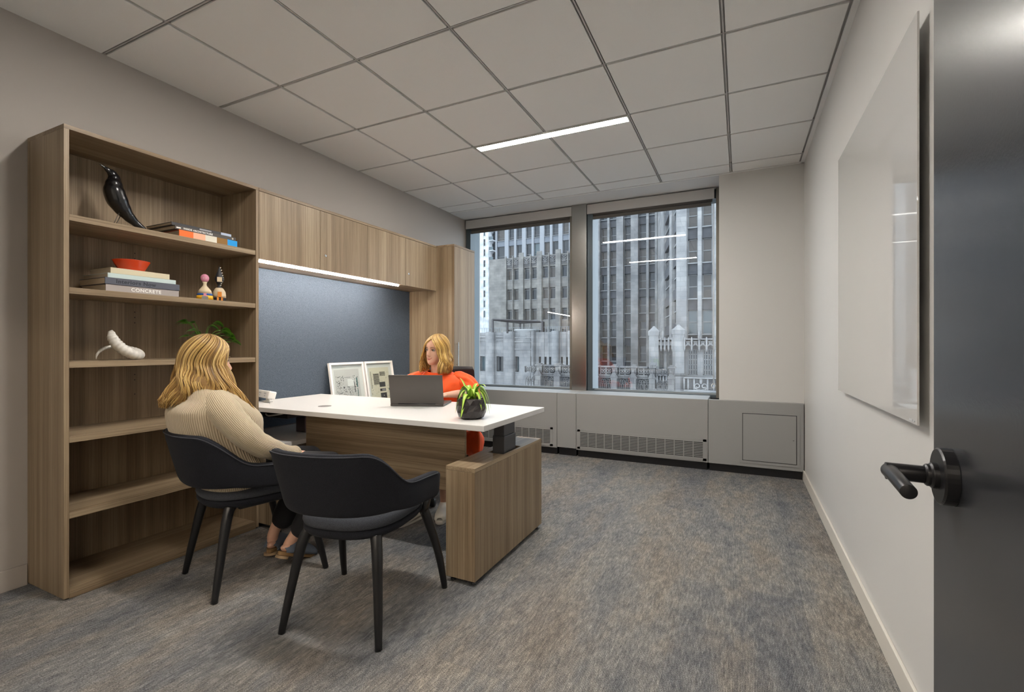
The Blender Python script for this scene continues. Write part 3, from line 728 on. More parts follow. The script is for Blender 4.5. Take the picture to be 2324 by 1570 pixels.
b.box(-.10, .094, -.158, .163, .0002, .003, 0); b.box(-.10, .094, -.158, .163, .038, .041, 5)
b.build('cover', [B('block_orange', (.86, .16, .02)), B('block_peach', (.80, .42, .27)), B('block_white', (.72, .68, .58)), B('block_brown', (.25, .12, .015)), B('block_blue', (.0, .30, .72)), B('cover_red', (.42, .06, .03))], t, world=False)
b = MB(); b.box(-.095, .094, -.154, .159, .0032, .0378); b.build('pages', M_paper, t, world=False)
t = book(-2.785, .26, 1.478, 1.812, z+.0415, .0205, B('charcoal_spine', (.07, .062, .055)), 'charcoal book titled INSIDE ARCHITECTURE, in the middle of its stack', grp=g1)
spine_text(t, 'INSIDE ARCHITECTURE', .0135, -.125, .0058, M_wt, .1305)
b = MB(); b.box(.1301, .1306, -.160, -.138, .006, .0125); b.build('publisher_mark', M_wt, t, world=False)
b = MB(); b.lathe([(.0052, 0), (.0052, .0005), (.001, .0005)], (.1301, .147, .0100), 16, axis='x'); b.build('badge', M_paper, t, world=False)
t = book(-2.80, .25, 1.470, 1.795, z+.0625, .0175, B('black_spine', (.045, .042, .045)), 'thin black book with a pale blue end to its spine, topmost on the top shelf', grp=g1)
b = MB(); b.box(.1251, .1256, .10, .160, .001, .0165, 0); b.build('spine_picture', B('sky_picture', (.45, .52, .66)), t, world=False)
b = MB(); b.box(.1251, .1257, -.02, .045, .004, .012); b.build('spine_mark', mat('grey_mark2', (.35, .34, .36), .6), t, world=False)

# bird figurine
t = thing('bird_figurine', 'glossy black bird figurine on thin wire legs on the top shelf', 'figurine', (-2.87, 1.27, 1.735))
bx = -2.87
def bp(y, z): return (bx, y, z)
pts = [bp(1.188, 2.038), bp(1.203, 2.030), bp(1.220, 2.020), bp(1.238, 2.006), bp(1.246, 1.985), bp(1.245, 1.955), bp(1.246, 1.920), bp(1.258, 1.880), bp(1.280, 1.842), bp(1.308, 1.808), bp(1.342, 1.778), bp(1.392, 1.744)]
rad = [(.002, .0015), (.005, .004), (.0120, .0105), (.0200, .0190), (.0250, .0260), (.0340, .0370), (.0430, .0480), (.0440, .0490), (.036, .0400), (.026, .0270), (.018, .0170), (.012, .0080)]
b = MB(); b.tube(catmull(pts, 60), lerp_list(rad, 60), 28, ref=(1, 0, 0)); b.build('bird_body', M_bird, t, smoothit=2)
b = MB(); b.tube([(bx+.014, 1.268, 1.832), (bx+.014, 1.232, 1.7375)], .0019, 8); b.tube([(bx-.012, 1.282, 1.818), (bx-.014, 1.252, 1.7375)], .0019, 8); b.build('wire_legs', mat('dark_wire', (.18, .16, .14), .3, metal=1), t)

# painted wooden dolls (plain versions)
def doll(y, x, lab, prof, bands, extra):
    t = thing('wooden_doll', lab, 'figurine', (x, y, 1.4052), 0, 'painted wooden dolls on the second shelf')
    b = MB(); k0 = 0
    for z0, z1, mi in bands:
        seg = [(r_, z) for r_, z in prof if z0 <= z <= z1]
        # keep band borders exact
        def rad_at(z):
            for (ra, za), (rb, zb) in zip(prof, prof[1:]):
                if za <= z <= zb: return ra+(rb-ra)*(z-za)/max(1e-6, zb-za)
            return prof[-1][0]
        seg = [(rad_at(z0), z0)]+[q for q in seg if z0 < q[1] < z1]+[(rad_at(z1), z1)]
        R = [[(x+r_*.8*math.cos(2*PI*j/28), y+r_*math.sin(2*PI*j/28), 1.4052+z) for j in range(28)] for r_, z in seg]
        b.rings(R, mi, cap=True)
    b.build('doll_body', extra['mats'], t)
    if extra.get('parts'): extra['parts'](t)
    t.rotation_euler = (0, 0, -.5)
PW = B('doll_wood', (.62, .50, .33)); PY = B('doll_yellow', (.78, .42, .02)); PB = B('doll_blue', (.03, .12, .42)); PP = B('doll_pink', (.62, .24, .34)); PK = B('doll_black', (.012, .012, .016)); PO = B('doll_orange', (.65, .22, .02)); PG = B('doll_grey', (.22, .21, .18)); PL = B('doll_light', (.72, .68, .58))
def p1(t):
    b = MB(); xx = -2.80
    b.box(xx+.0265, xx+.0335, 1.641-.015, 1.641+.015, 1.4054, 1.4245, 0); b.box(xx+.023, xx+.0325, 1.641-.007, 1.641+.007, 1.4245, 1.441, 1)
    b.build('painted_panel', [PG, PP], t)
    b = MB(); b.box(xx+.0150, xx+.0164, 1.6315, 1.6385, 1.528, 1.531); b.box(xx+.0150, xx+.0164, 1.6435, 1.6505, 1.528, 1.531); b.build('painted_eyes', [PL], t)
doll(1.641, -2.80, 'painted wooden doll with a round pink head and blue and yellow skirt', [(.0415, 0), (.040, .015), (.037, .035), (.030, .055), (.018, .070), (.0095, .082), (.0085, .092), (.012, .104), (.018, .112), (.0205, .122), (.020, .132), (.015, .142), (.006, .148), (.001, .1485)],
     [(0, .024, 0), (.024, .036, 1), (.036, .104, 2), (.104, .1485, 3)], {'mats': [PY, PB, PW, PP], 'parts': p1})
def p2(t):
    b = MB(); xx = -2.80; y = 1.723
    b.box(xx+.014, xx+.0250, y-.012, y+.012, 1.518, 1.545, 0); b.build('painted_face', [PW], t)
    b = MB(); b.box(xx+.028, xx+.034, y-.010, y+.010, 1.428, 1.458, 0); b.box(xx+.0275, xx+.0345, y-.014, y-.004, 1.4054, 1.426, 0); b.box(xx+.0275, xx+.0345, y+.006, y+.016, 1.4054, 1.426, 0); b.build('painted_patches', [PO], t)
    b = MB()
    for k, (dy, z_) in enumerate(((.006, 1.602), (.012, 1.588), (.016, 1.572), (.020, 1.557), (.023, 1.544), (.022, 1.532), (.018, 1.520), (.012, 1.509), (.008, 1.498))):
        b.obox(Matrix.Translation((xx+.006, y+dy*.78, z_)) @ Matrix.Rotation(.5, 4, 'X'), .009, .007, .004)
    b.build('hood_stripes', [PL], t)
doll(1.723, -2.80, 'painted wooden doll with a tall pointed black hood and cream body', [(.033, 0), (.033, .020), (.0335, .035), (.031, .055), (.022, .072), (.014, .080), (.0085, .088), (.010, .098), (.017, .110), (.0235, .124), (.024, .134), (.018, .152), (.010, .175), (.004, .196), (.001, .206)],
     [(0, .020, 0), (.020, .078, 1), (.078, .206, 0)], {'mats': [PK, PW], 'parts': p2})

# spiral white horn-like sculpture
t = thing('spiral_sculpture', 'white ribbed spiral sculpture curled like a horn on the third shelf', 'sculpture', (-2.87, 1.28, 1.0695))
SX = -2.875; z0 = 1.0695
pts = [(SX-.035, 1.190, z0+.005), (SX-.040, 1.197, z0+.030), (SX-.045, 1.215, z0+.050), (SX-.055, 1.245, z0+.064), (SX-.060, 1.285, z0+.067), (SX-.052, 1.330, z0+.056), (SX-.028, 1.357, z0+.040),
       (SX+.008, 1.353, z0+.027), (SX+.034, 1.320, z0+.026), (SX+.042, 1.280, z0+.044), (SX+.038, 1.248, z0+.074), (SX+.030, 1.230, z0+.108), (SX+.022, 1.228, z0+.135), (SX+.016, 1.233, z0+.150)]
N = 150; P = catmull(pts, N); rb = lerp_list([(.001, .001), (.006, .005), (.010, .007), (.014, .008), (.020, .010), (.023, .013), (.024, .018), (.025, .021), (.025, .023), (.025, .025), (.024, .025), (.021, .022), (.014, .015), (.002, .002)], N)
rb = [(a*(1+.055*math.sin(i*1.35)), c*(1+.055*math.sin(i*1.35))) for i, (a, c) in enumerate(rb)]
b = MB(); b.tube(P, rb, 20); b.build('horn_body', mat('white_ceramic', (.66, .63, .57), .35, var=.12, vscale=60), t)

# small leafy plant behind the seated woman's head
t = thing('potted_leafy_plant', 'small dark green leafy plant on the third shelf, behind the blonde head', 'potted plant', (-2.9, 1.69, 1.0695))
b = MB(); b.lathe([(.001, .0003), (.034, .0003), (.040, .004), (.052, .075), (.053, .08), (.049, .08), (.046, .07), (.001, .068)], (-2.9, 1.69, 1.0695), 32); b.build('pot', M_white, t)
M_p1 = mat('pothos_leaf', (.03, .11, .012), .35); M_p2 = mat('pothos_leaf_light', (.09, .26, .02), .35)
for (y1, zz, xx, w_, lift) in ((1.585, .215, .02, .016, .06), (1.605, .205, .0, .013, .04), (1.63, .165, .03, .015, .03), (1.60, .13, .02, .013, .03), (1.745, .205, .0, .018, .05), (1.775, .165, .03, .017, .05), (1.76, .150, .05, .018, .03), (1.70, .185, .03, .011, .02), (1.79, .135, .04, .020, .03), (1.80, .11, .05, .016, .03), (1.815, .095, .06, .014, .02), (1.69, .15, -.03, .016, .02), (1.66, .21, -.03, .014, .02)):
    s0 = Vector((-2.9, 1.69, 1.14)); e = Vector((-2.9+xx, y1, 1.0695+zz)); dirn = Vector((0, 1 if y1 > 1.69 else -1, -.15))
    b = MB(); mid = s0.lerp(e, .6)+Vector((0, 0, lift*.5)); b.tube(catmull([s0, mid, e], 10), .0016, 6); b.build('stem', M_p2, t)
    b = MB(); leaf(b, [e, e+dirn*.02+Vector((0, 0, .008)), e+dirn*.042+Vector((.004, 0, .002)), e+dirn*.062+Vector((.006, 0, -.012))], w_*1.45, 0, 10, .2, side=(1, 0, .4)); b.build('leaf', [M_p2, M_p1], t)

# ------------------------------------------------------------------ armchairs
def make_chair(lab):
    t = thing('armchair', lab, 'armchair', (0, 0, 0), 0, 'charcoal upholstered armchairs in front of the desk')
    # seat: rounded cushion on a thinner padded base
    def seat_ring(s, z, grow=0):
        out = []
        for j in range(48):
            a = 2*PI*j/48; ex = .78
            x = math.copysign(abs(math.cos(a))**ex, math.cos(a)); y = math.copysign(abs(math.sin(a))**ex, math.sin(a))
            wx = .218+.018*(y > 0)*y
            out.append(((wx*s+grow)*x, .005+(.245*s+grow)*y, z))
        return out
    b = MB(); b.rings([seat_ring(.90, .425), seat_ring(.985, .428), seat_ring(1.0, .440), seat_ring(.99, .456), seat_ring(.95, .468), seat_ring(.85, .476), seat_ring(.5, .481), seat_ring(.05, .482)]); b.build('seat', M_seat, t, world=False)
    b = MB(); b.rings([seat_ring(.80, .388), seat_ring(.94, .390), seat_ring(.98, .402), seat_ring(.985, .418), seat_ring(.95, .4245), seat_ring(.5, .4245)]); b.build('seat_base', M_chair, t, world=False)
    # wrap-around shell
    N = 72; A = math.radians(128); R = []; pip = []; pin = []
    def plan(th):
        ex = .80
        x = math.copysign(abs(math.sin(th))**ex, math.sin(th)); y = -math.copysign(abs(math.cos(th))**ex, math.cos(th))
        if abs(th) > PI/2:
            k = (abs(th)-PI/2)/(A-PI/2); return Vector((math.copysign(1, th)*(.256-.008*k), .00+.200*k, 0))
        return Vector((.256*x, .00+.282*y, 0))
    for i in range(N+1):
        th = -A+2*A*i/N; a = abs(th)
        p = plan(th); q = plan(th+.01) if i < N else plan(th); o_ = plan(th-.01) if i else plan(th)
        tg = (q-o_).normalized(); nr = Vector((tg.y, -tg.x, 0))
        k = min(1, max(0, (a-math.radians(32))/math.radians(46))); k = k*k*(3-2*k)
        ztop = .748*(1-k)+(.600-.030*max(0, (a-1.3)/.9))*k
        kb = min(1, max(0, (a-math.radians(60))/math.radians(60))); zbot = .498*(1-kb)+.452*kb
        e = max(0, (a-math.radians(104))/(A-math.radians(104))); e = e**2.4
        sh = 1-.62*(1-math.sqrt(max(0, 1-e*e))) if e < 1 else .38
        zm = (ztop*.55+zbot*.45) if a > PI/2 else (ztop+zbot)/2
        zt = zm+(ztop-zm)*(sh); zb = zm+(zbot-zm)*(sh)
        th_ = .021*(1 if e < .6 else (1-.5*(e-.6)/.4))
        lean = .064*(1-k)+.018*k
        ring = []
        n2 = 24; zc, hh = (zt+zb)/2, (zt-zb)/2
        for j in range(n2):
            b_ = 2*PI*j/n2; ca, sa = math.cos(b_), math.sin(b_)
            oz = math.copysign(abs(sa)**.28, sa)*hh; on = math.copysign(abs(ca)**.6, ca)*th_
            ln = lean*((zc+oz-zbot)/.26)
            c = p+nr*(on+ln)+Vector((0, 0, zc+oz)); ring.append(c)
        R.append(ring)
        if a < math.radians(118):
            pip.append(p+nr*(th_*.98+lean*((zt-.010-zbot)/.26))+Vector((0, 0, zt-.008)))
    b = MB(); b.rings(R); shell = b.build('backrest_shell', M_chair, t, world=False)
    b = MB(); b.tube(pip, .0023, 8); b.build('piping', fabric('charcoal_piping', (.03, .032, .04), (.07, .074, .085)), shell, world=False)
    # legs
    for sx in (-1, 1):
        b = MB(); b.tube(catmull([(sx*.155, -.160, .392), (sx*.172, -.180, .33), (sx*.196, -.212, .16), (sx*.215, -.24, 0.001)], 20), lerp_list([(.023, .023), (.0215, .0215), (.0175, .0175), (.0135, .0135)], 20), 12); b.build('leg', M_leg, t, world=False)
        b = MB(); b.tube(catmull([(sx*.205, .138, .408), (sx*.222, .152, .36), (sx*.256, .205, .17), (sx*.27, .24, 0.001)], 20), lerp_list([(.023, .023), (.0215, .0215), (.0175, .0175), (.0135, .0135)], 20), 12); b.build('leg', M_leg, t, world=False)
        b = MB(); b.tube([(sx*.12, -.125, .382), (sx*.158, -.163, .372)], [(.010, .012), (.016, .018)], 12); b.build('bracket', M_leg, t, world=False)
        b = MB(); b.tube([(sx*.214, .145, .385), (sx*.240, .125, .47)], [(.015, .024), (.012, .034)], 12); b.build('arm_bracket', M_leg, t, world=False)
    b = MB(); b.box(-.16, .16, -.12, .12, .372, .3875); b.build('seat_frame', M_leg, t, world=False)
    return t
def dup_tree(o, parent=None):
    c = o.copy(); COL.objects.link(c)
    if parent: c.parent = parent
    for ch in [x for x in bpy.data.objects if x.parent == o]: dup_tree(ch, c)
    return c
ch1 = make_chair('empty charcoal armchair with black wooden legs, in the foreground in front of the desk')
ch2 = dup_tree(ch1)
ch1.location = (-1.488, 1.535, 0); ch1.rotation_euler = (0, 0, math.atan2(.094, .48))
ch2.location = (-2.26, 1.565, 0); ch2.rotation_euler = (0, 0, -.256)
ch2['label'] = 'charcoal armchair occupied by the woman in the beige sweater, beside the bookcase'

# office chair of the woman in orange
P2O = (-2.083, 2.968); P2R = math.atan2(-.36, -.93)
t = thing('office_chair', 'black swivel office chair behind the desk under the woman in orange', 'office chair', (P2O[0], P2O[1], 0), P2R)
b = MB(); b.rings([[((.235+.0)*s*math.copysign(abs(math.cos(2*PI*j/40))**.7, math.cos(2*PI*j/40)), .22*s*math.copysign(abs(math.sin(2*PI*j/40))**.7, math.sin(2*PI*j/40)), z_) for j in range(40)] for s, z_ in ((.9, .40), (1, .415), (1, .435), (.9, .45), (.1, .452))]); b.build('seat', M_black, t, world=False)
b = MB(); R = []
for i in range(13):
    z_ = .55+.42*i/12; w_ = .21*(1-.12*abs(i/12-.4)); 
    if i in (0, 12): w_ *= .93
    R.append([(w_*math.copysign(abs(math.cos(2*PI*j/32))**.5, math.cos(2*PI*j/32)), -.245-.05*(i/12)-.03*math.sin(PI*i/12)+.03*(math.cos(2*PI*j/32))**2+.012*math.copysign(abs(math.sin(2*PI*j/32))**.5, math.sin(2*PI*j/32)), z_) for j in range(32)])
b.rings(R); b.build('backrest', M_black, t, world=False)
b = MB(); b.tube([(0, -.05, .38), (0, -.24, .40), (0, -.285, .60)], .018, 10); b.build('back_support', M_black, t, world=False)
b = MB(); b.tube([(0, 0, .09), (0, 0, .40)], .026, 16); b.build('gas_lift', M_black, t, world=False)
for k in range(5):
    a = 2*PI*k/5+.3; b = MB(); b.tube([(0, 0, .10), (.27*math.cos(a), .27*math.sin(a), .07)], [(.022, .016), (.014, .011)], 10); lg = b.build('base_arm', M_black, t, world=False)
    b = MB(); b.lathe([(.001, -.018), (.026, -.018), (.028, -.012), (.028, .012), (.026, .018), (.001, .018)], (.28*math.cos(a), .28*math.sin(a), .0285), 20, axis='x'); b.tube([(.28*math.cos(a), .28*math.sin(a), .035), (.27*math.cos(a), .27*math.sin(a), .065)], .006, 8); b.build('caster', M_black, lg, world=False)
for sx in (-1, 1):
    b = MB(); b.tube(catmull([(sx*.19, -.02, .39), (sx*.27, -.02, .43), (sx*.285, -.02, .54), (sx*.28, -.02, .62)], 12), .014, 10); b.box(sx*.28-.035, sx*.28+.035, -.13, .10, .622, .645); b.build('armrest', M_black, t, world=False, bevel=.004)

# ------------------------------------------------------------------ people
SKIN = mat('skin', (.62, .36, .25), .5, spec=.35, var=.05, vscale=20)
def limb(b, pts, rad, n=16, k=24, uvx=None):
    b.tube(catmull(pts, k), lerp_list(rad, k), n, roundends=True)
def head_geo(b, M):
    """M maps head space (x right, y face, z up, origin at eye height between the ears) to the person's space"""
    sec = [(-.118, .016, .066, .030), (-.112, .026, .076, .010), (-.100, .036, .084, -.020), (-.088, .046, .085, -.045), (-.072, .055, .083, -.066), (-.055, .062, .083, -.080), (-.035, .067, .083, -.090),
           (-.015, .070, .083, -.097), (.0, .071, .082, -.100), (.014, .073, .087, -.102), (.035, .075, .088, -.103), (.055, .074, .083, -.099), (.075, .068, .072, -.088), (.092, .055, .054, -.068), (.104, .036, .032, -.042), (.110, .012, .008, -.014)]
    R = []
    for z, hw, yf, yb in sec:
        ring = []; yc = (yf+yb)/2; hy = (yf-yb)/2
        for j in range(40):
            a = 2*PI*j/40; c, s = math.cos(a), math.sin(a)
            x = hw*math.copysign(abs(c)**.95, c); y = yc+hy*math.copysign(abs(s)**(.88 if s > 0 else 1), s)
            # eye sockets and cheeks
            if s > 0:
                e = math.exp(-((abs(x)-.032)/.016)**2-((z-.002)/.013)**2); y -= .010*e
                ck = math.exp(-((abs(x)-.040)/.020)**2-((z+.035)/.020)**2); y += .004*ck
                ch = math.exp(-((x)/.022)**2-((z+.098)/.014)**2); y += .004*ch
                mo = math.exp(-((x)/.030)**2-((z+.068)/.016)**2); y += .003*mo
            ring.append(M @ Vector((x, y, z)))
        R.append(ring)
    b.rings(R)
    # nose
    R = []
    for y, z, wx, wy in ((.078, .012, .006, .008), (.084, -.005, .007, .010), (.091, -.020, .009, .011), (.096, -.033, .012, .012), (.093, -.042, .0135, .010), (.085, -.047, .010, .006)):
        R.append([M @ Vector((wx*math.cos(2*PI*j/16), y+wy*math.sin(2*PI*j/16), z)) for j in range(16)])
    b.rings(R)
    for s in (-1, 1): b.ell(M @ Vector((s*.071, -.008, -.012)), .007, .016, .028, 10, M=M.to_3x3())
def face_parts(t, M, eye_col, lip, brow, smile=1.0):
    M3 = M.to_3x3()
    for s in (-1, 1):
        b = MB(); b.ell(M @ Vector((s*.031, .0705, .001)), .0122, .0095, .0095, 12, M=M3)
        e = b.build('eye', mat('eye_white', (.72, .68, .64), .2), t, world=False)
        b = MB(); g = Vector((s*.031-.002, .0800, .001)); b.ell(M @ g, .0052, .0016, .0052, 10, M=M3); b.build('iris', mat('iris_'+eye_col, (.05, .035, .025), .2), e, world=False)
        b = MB(); b.tube(catmull([M @ Vector((s*.018, .0795, .0015)), M @ Vector((s*.026, .0838, .0078)), M @ Vector((s*.037, .0815, .0078)), M @ Vector((s*.0455, .0735, .001))], 10), .0019, 6)
        b.build('upper_lid', mat('lash_brown', (.06, .03, .02), .6), t, world=False)
        b = MB(); b.tube(catmull([M @ Vector((s*.014, .0875, .0185)), M @ Vector((s*.026, .0885, .0235)), M @ Vector((s*.040, .0825, .0235)), M @ Vector((s*.050, .0715, .0185))], 10), lerp_list([.0014, .0026, .0022, .0010], 10), 6)
        b.build('eyebrow', mat('brow_brown', brow, .8), t, world=False)
    b = MB(); c = .005*smile
    b.tube(catmull([M @ Vector((-.027, .0745, -.064+c)), M @ Vector((-.014, .0845, -.0665)), M @ Vector((0, .0890, -.0665)), M @ Vector((.014, .0845, -.0665)), M @ Vector((.027, .0745, -.064+c))], 16), lerp_list([.0008, .0028, .0036, .0028, .0008], 16), 8)
    b.tube(catmull([M @ Vector((-.022, .0760, -.067+c*.7)), M @ Vector((0, .0885, -.0735)), M @ Vector((.022, .0760, -.067+c*.7))], 16), lerp_list([.0008, .0036, .0008], 16), 8)
    b.build('lips', mat('lips', lip, .4), t, world=False)
    b = MB(); b.tube(catmull([M @ Vector((-.024, .0785, -.0645+c)), M @ Vector((0, .0915, -.0700)), M @ Vector((.024, .0785, -.0645+c))], 16), .0009, 6); b.build('mouth_line', MATS['lash_brown'], t, world=False)
def hand_geo(b, wrist, fwd, palm_n, s, curl=.5):
    """palm then five separate fingers; fwd = direction of the fingers, palm_n = out of the back of the hand, s = +1 when the thumb is on the +side"""
    f = Vector(fwd).normalized(); n = Vector(palm_n); n = (n-f*n.dot(f)).normalized(); sd = f.cross(n)*s
    W = Vector(wrist)
    b.tube([W, W+f*.03, W+f*.06, W+f*.088], [(.020, .015), (.030, .014), (.036, .013), (.034, .011)], 16, ref=n, roundends=True)
    for k, (off, ln) in enumerate(((.027, .068), (.010, .078), (-.008, .072), (-.025, .056))):
        p = W+f*.082+sd*off; P = [p]; a = 0
        for seg in (.45, .30, .25):
            a += curl*(.45+.25*k/3); P.append(P[-1]+(f*math.cos(a)-n*math.sin(a))*ln*seg)
        b.tube(catmull(P, 9), lerp_list([.0090, .0082, .0068], 9), 10, roundends=True)
    p = W+f*.022+sd*.024; P = [p, p+(f*.55+sd*.8-n*.2).normalized()*.032, p+(f*.55+sd*.8-n*.2).normalized()*.032+(f*.85+sd*.4-n*.35).normalized()*.030]
    P.append(P[-1]+(f*.9+sd*.1-n*.4).normalized()*.022)
    b.tube(catmull(P, 9), lerp_list([.0125, .0105, .0080], 9), 10, roundends=True)

def hair(t, M, mats, nstr, seed, length, part=(0, .0), wave=.0, vol=1.0, open_deg=58, lens=None, gather=0.9, width=.0042, xf=None, curtain=None):
    """M: head space -> person space. strands flow from the parting over the skull, then fall"""
    rnd = random.Random(seed)
    def path(al, off, zend, wv, ph, inset=0, n=22, sweep=0):
        # al: azimuth, 0 = face, +-180 = nape
        P = []; rx, ry, rz = (.083+off)*vol, (.105+off), .132+off*.6
        C = Vector((0, -.005, -.008))
        for i in range(n+1):
            s = i/n
            if s < .5:
                ph_ = math.radians(4+88*(s/.5)); blend = min(1, s/.42)
                # near the top the strand starts at the parting and fans to its azimuth
                t_ = s/.5; g_ = (.80+sweep)*(1 if abs(al) < 1 else max(0, 1-(abs(al)-1)/(PI-1))); a2 = al*(1-g_*(1-t_*t_*(3-2*t_)))
                x = rx*math.sin(ph_)*math.sin(a2); y = ry*math.sin(ph_)*math.cos(a2); z = rz*math.cos(ph_)
                x += part[0]*(1-s/.5)
                p = C+Vector((x, y, z))
            else:
                q = (s-.5)/.5; base = C+Vector((rx*math.sin(al), ry*math.cos(al), rz*math.cos(math.radians(92))))
                z = base.z+(zend-base.z)*q
                k = 1+(gather-1)*q
                fl = curtain(al, q, z) if curtain else Vector((0, 0, 0))
                p = Vector((base.x*k, base.y*k, z))+fl
                amp = wave*min(1, q*2.2)
                p += Vector((math.cos(al), -math.sin(al), 0))*amp*math.sin(ph+q*wv)+Vector((math.sin(al), math.cos(al), 0))*amp*.8*math.cos(ph*1.3+q*wv)
            P.append(M @ p if not xf else xf(M @ p))
        return P
    b = MB()
    # inner sheet so that no scalp shows
    na, ns = 56, 22; a0 = math.radians(open_deg); R = []
    rows = []
    for i in range(na+1):
        al = a0+(2*PI-2*a0)*i/na; al_ = al if al <= PI else al-2*PI
        zl = lens(al_) if lens else length
        rows.append(path(al_, -.002, zl*.93, 0, 0, n=ns))
    for i in range(na):
        vs = rows[i]+rows[i+1]; k = ns+1
        b.add(vs, [(j, j+1, k+j+1, k+j) for j in range(ns)], 0, [[(.32, j/ns), (.32, (j+1)/ns), (.32, (j+1)/ns), (.32, j/ns)] for j in range(ns)], True)
    # top cap
    R = []
    for ph_ in (4, 14, 24, 34, 46):
        a = math.radians(ph_); R.append([M @ Vector((.087*vol*math.sin(a)*math.cos(2*PI*j/32), -.009+(.113 if j % 32 < 17 else .112)*math.sin(a)*math.sin(2*PI*j/32), -.008+.130*math.cos(a))) for j in range(32)])
    b.rings(R, uvx=.3, cap=True)
    for q in range(nstr):
        al = rnd.uniform(a0*.93, 2*PI-a0*.93)
        if q < nstr*.20: al = rnd.choice((-1, 1))*rnd.uniform(a0*.86, a0*1.25)
        al_ = al if al <= PI else al-2*PI
        clump = round(al_*9)/9; al_ = al_*.6+clump*.4
        zl = (lens(al_) if lens else length)
        off = rnd.uniform(.0, .010); zend = zl*rnd.uniform(.86, 1.05)
        P = path(al_, off, zend, 7.5+rnd.uniform(-.8, .8), clump*5.0+rnd.uniform(-.6, .6), sweep=rnd.uniform(0, .85) if q < nstr*.20 else 0)
        tint = min(.98, max(.02, rnd.gauss(.5, .15)+.13*math.sin(clump*23)))
        w_ = width*rnd.uniform(.6, 1.2)
        rad = [(w_*min(1, .5+i*.12)*(1 if i < 17 else (23-i)/6), .0016) for i in range(len(P))]
        b.tube(P, rad, 6, uvx=tint)
    return b.build('hair', mats, t, world=False)

# ---- woman in the beige cardigan (near armchair, seen from behind her right side)
t = thing('person', 'woman with long blonde hair in a beige ribbed cardigan, seated beside the bookcase', 'person', (-2.26, 1.565, 0), -.256)
def lean(b, i0=0):
    for i in range(i0, len(b.v)):
        x, y, z = b.v[i]; s = min(1, max(0, (z-.52)/.34)); s = s*s*(3-2*s); b.v[i] = (x, y-.040*s, z)
HM = Matrix.Translation((-.015, -.203, 1.068)) @ Matrix.Rotation(-.10, 4, 'Z') @ Matrix.Rotation(-.06, 4, 'X')
b = MB(); head_geo(b, HM); n0 = len(b.v)
limb(b, [(0, -.175, .90), (0, -.185, .95), (-.008, -.175, 1.00), (-.012, -.165, 1.05)], [(.070, .055), (.052, .048), (.047, .047), (.050, .050)])
b.rings([[(x0+rx*math.cos(2*PI*j/28), y0+ry*math.sin(2*PI*j/28), z0) for j in range(28)] for x0, y0, z0, rx, ry in ((0, -.08, .475, .15, .11), (0, -.09, .52, .165, .12), (0, -.11, .62, .14, .10), (0, -.14, .74, .135, .10), (0, -.155, .84, .150, .10), (0, -.165, .90, .145, .075), (0, -.17, .94, .08, .055))])
for s in (-1, 1):
    limb(b, [(s*.145, -.165, .885), (s*.195, -.15, .83), (s*.225, -.09, .72), (s*.225, -.03, .650)], [(.040, .040), (.043, .043), (.038, .038), (.034, .034)])
    limb(b, [(s*.225, -.03, .650), (s*.19, .05, .612), (s*.125, .135, .582)], [(.034, .034), (.032, .032), (.024, .020)])
    hand_geo(b, (s*.125, .135, .582), (-s*.45, .80, -.12), (0, .1, 1), -s, .5)
    limb(b, [(s*.085, -.06, .530), (s*.10, .12, .525), (s*.115, .34, .495)], [(.075, .065), (.070, .062), (.050, .050)])
limb(b, [(.115, .34, .495), (.125, .31, .36), (.10, .22, .22), (.084, .152, .125), (.083, .130, .094)], [(.050, .050), (.052, .05), (.036, .036), (.027, .029), (.024, .026)])
limb(b, [(-.115, .34, .495), (-.11, .30, .36), (-.11, .20, .22), (-.112, .140, .115), (-.106, .132, .062)], [(.050, .050), (.052, .05), (.036, .036), (.027, .029), (.024, .026)])
lean(b, n0); b.build('body', SKIN, t, world=False, remesh=.0045, smoothit=3)
face_parts(t, HM, 'brown', (.50, .16, .12), (.16, .09, .045))
# cardigan: body and sleeves, ribs run down the knit
KN = knit('beige_rib_knit', (.36, .285, .185), (.60, .50, .36), 118); KS = knit('beige_rib_knit_sleeve', (.36, .285, .185), (.60, .50, .36), 58)
b = MB(); N = 40
prof = [(0, -.085, .468, .195, .150), (0, -.095, .53, .200, .160), (0, -.122, .62, .195, .168), (0, -.135, .71, .196, .176), (0, -.142, .79, .206, .178), (0, -.158, .85, .212, .156), (0, -.160, .895, .198, .112), (0, -.168, .93, .160, .088), (0, -.172, .955, .112, .070), (0, -.175, .968, .075, .060)]
PP_ = catmull([(p[1], p[2], 0) for p in prof], N); RX = catmull([(p[3], p[4], 0) for p in prof], N)
R = []
for i in range(N+1):
    y0, z0, _ = PP_[i]; rx, ry, _ = RX[i]; ring = []
    for j in range(96):
        a = 2*PI*j/96-PI/2; c, s = math.cos(a), math.sin(a)
        fold = 1+.012*math.sin(5*a+z0*22)*(1 if z0 < .85 else .3)
        ring.append((rx*fold*math.copysign(abs(c)**.85, c), y0+ry*fold*math.copysign(abs(s)**.9, s)+(.020*max(0, s)*math.exp(-((z0-.79)/.07)**2)), z0-.012*math.cos(a*2)*(z0 > .9)))
    R.append(ring)
b.rings(R); lean(b); sw = b.build('cardigan', KN, t, world=False)
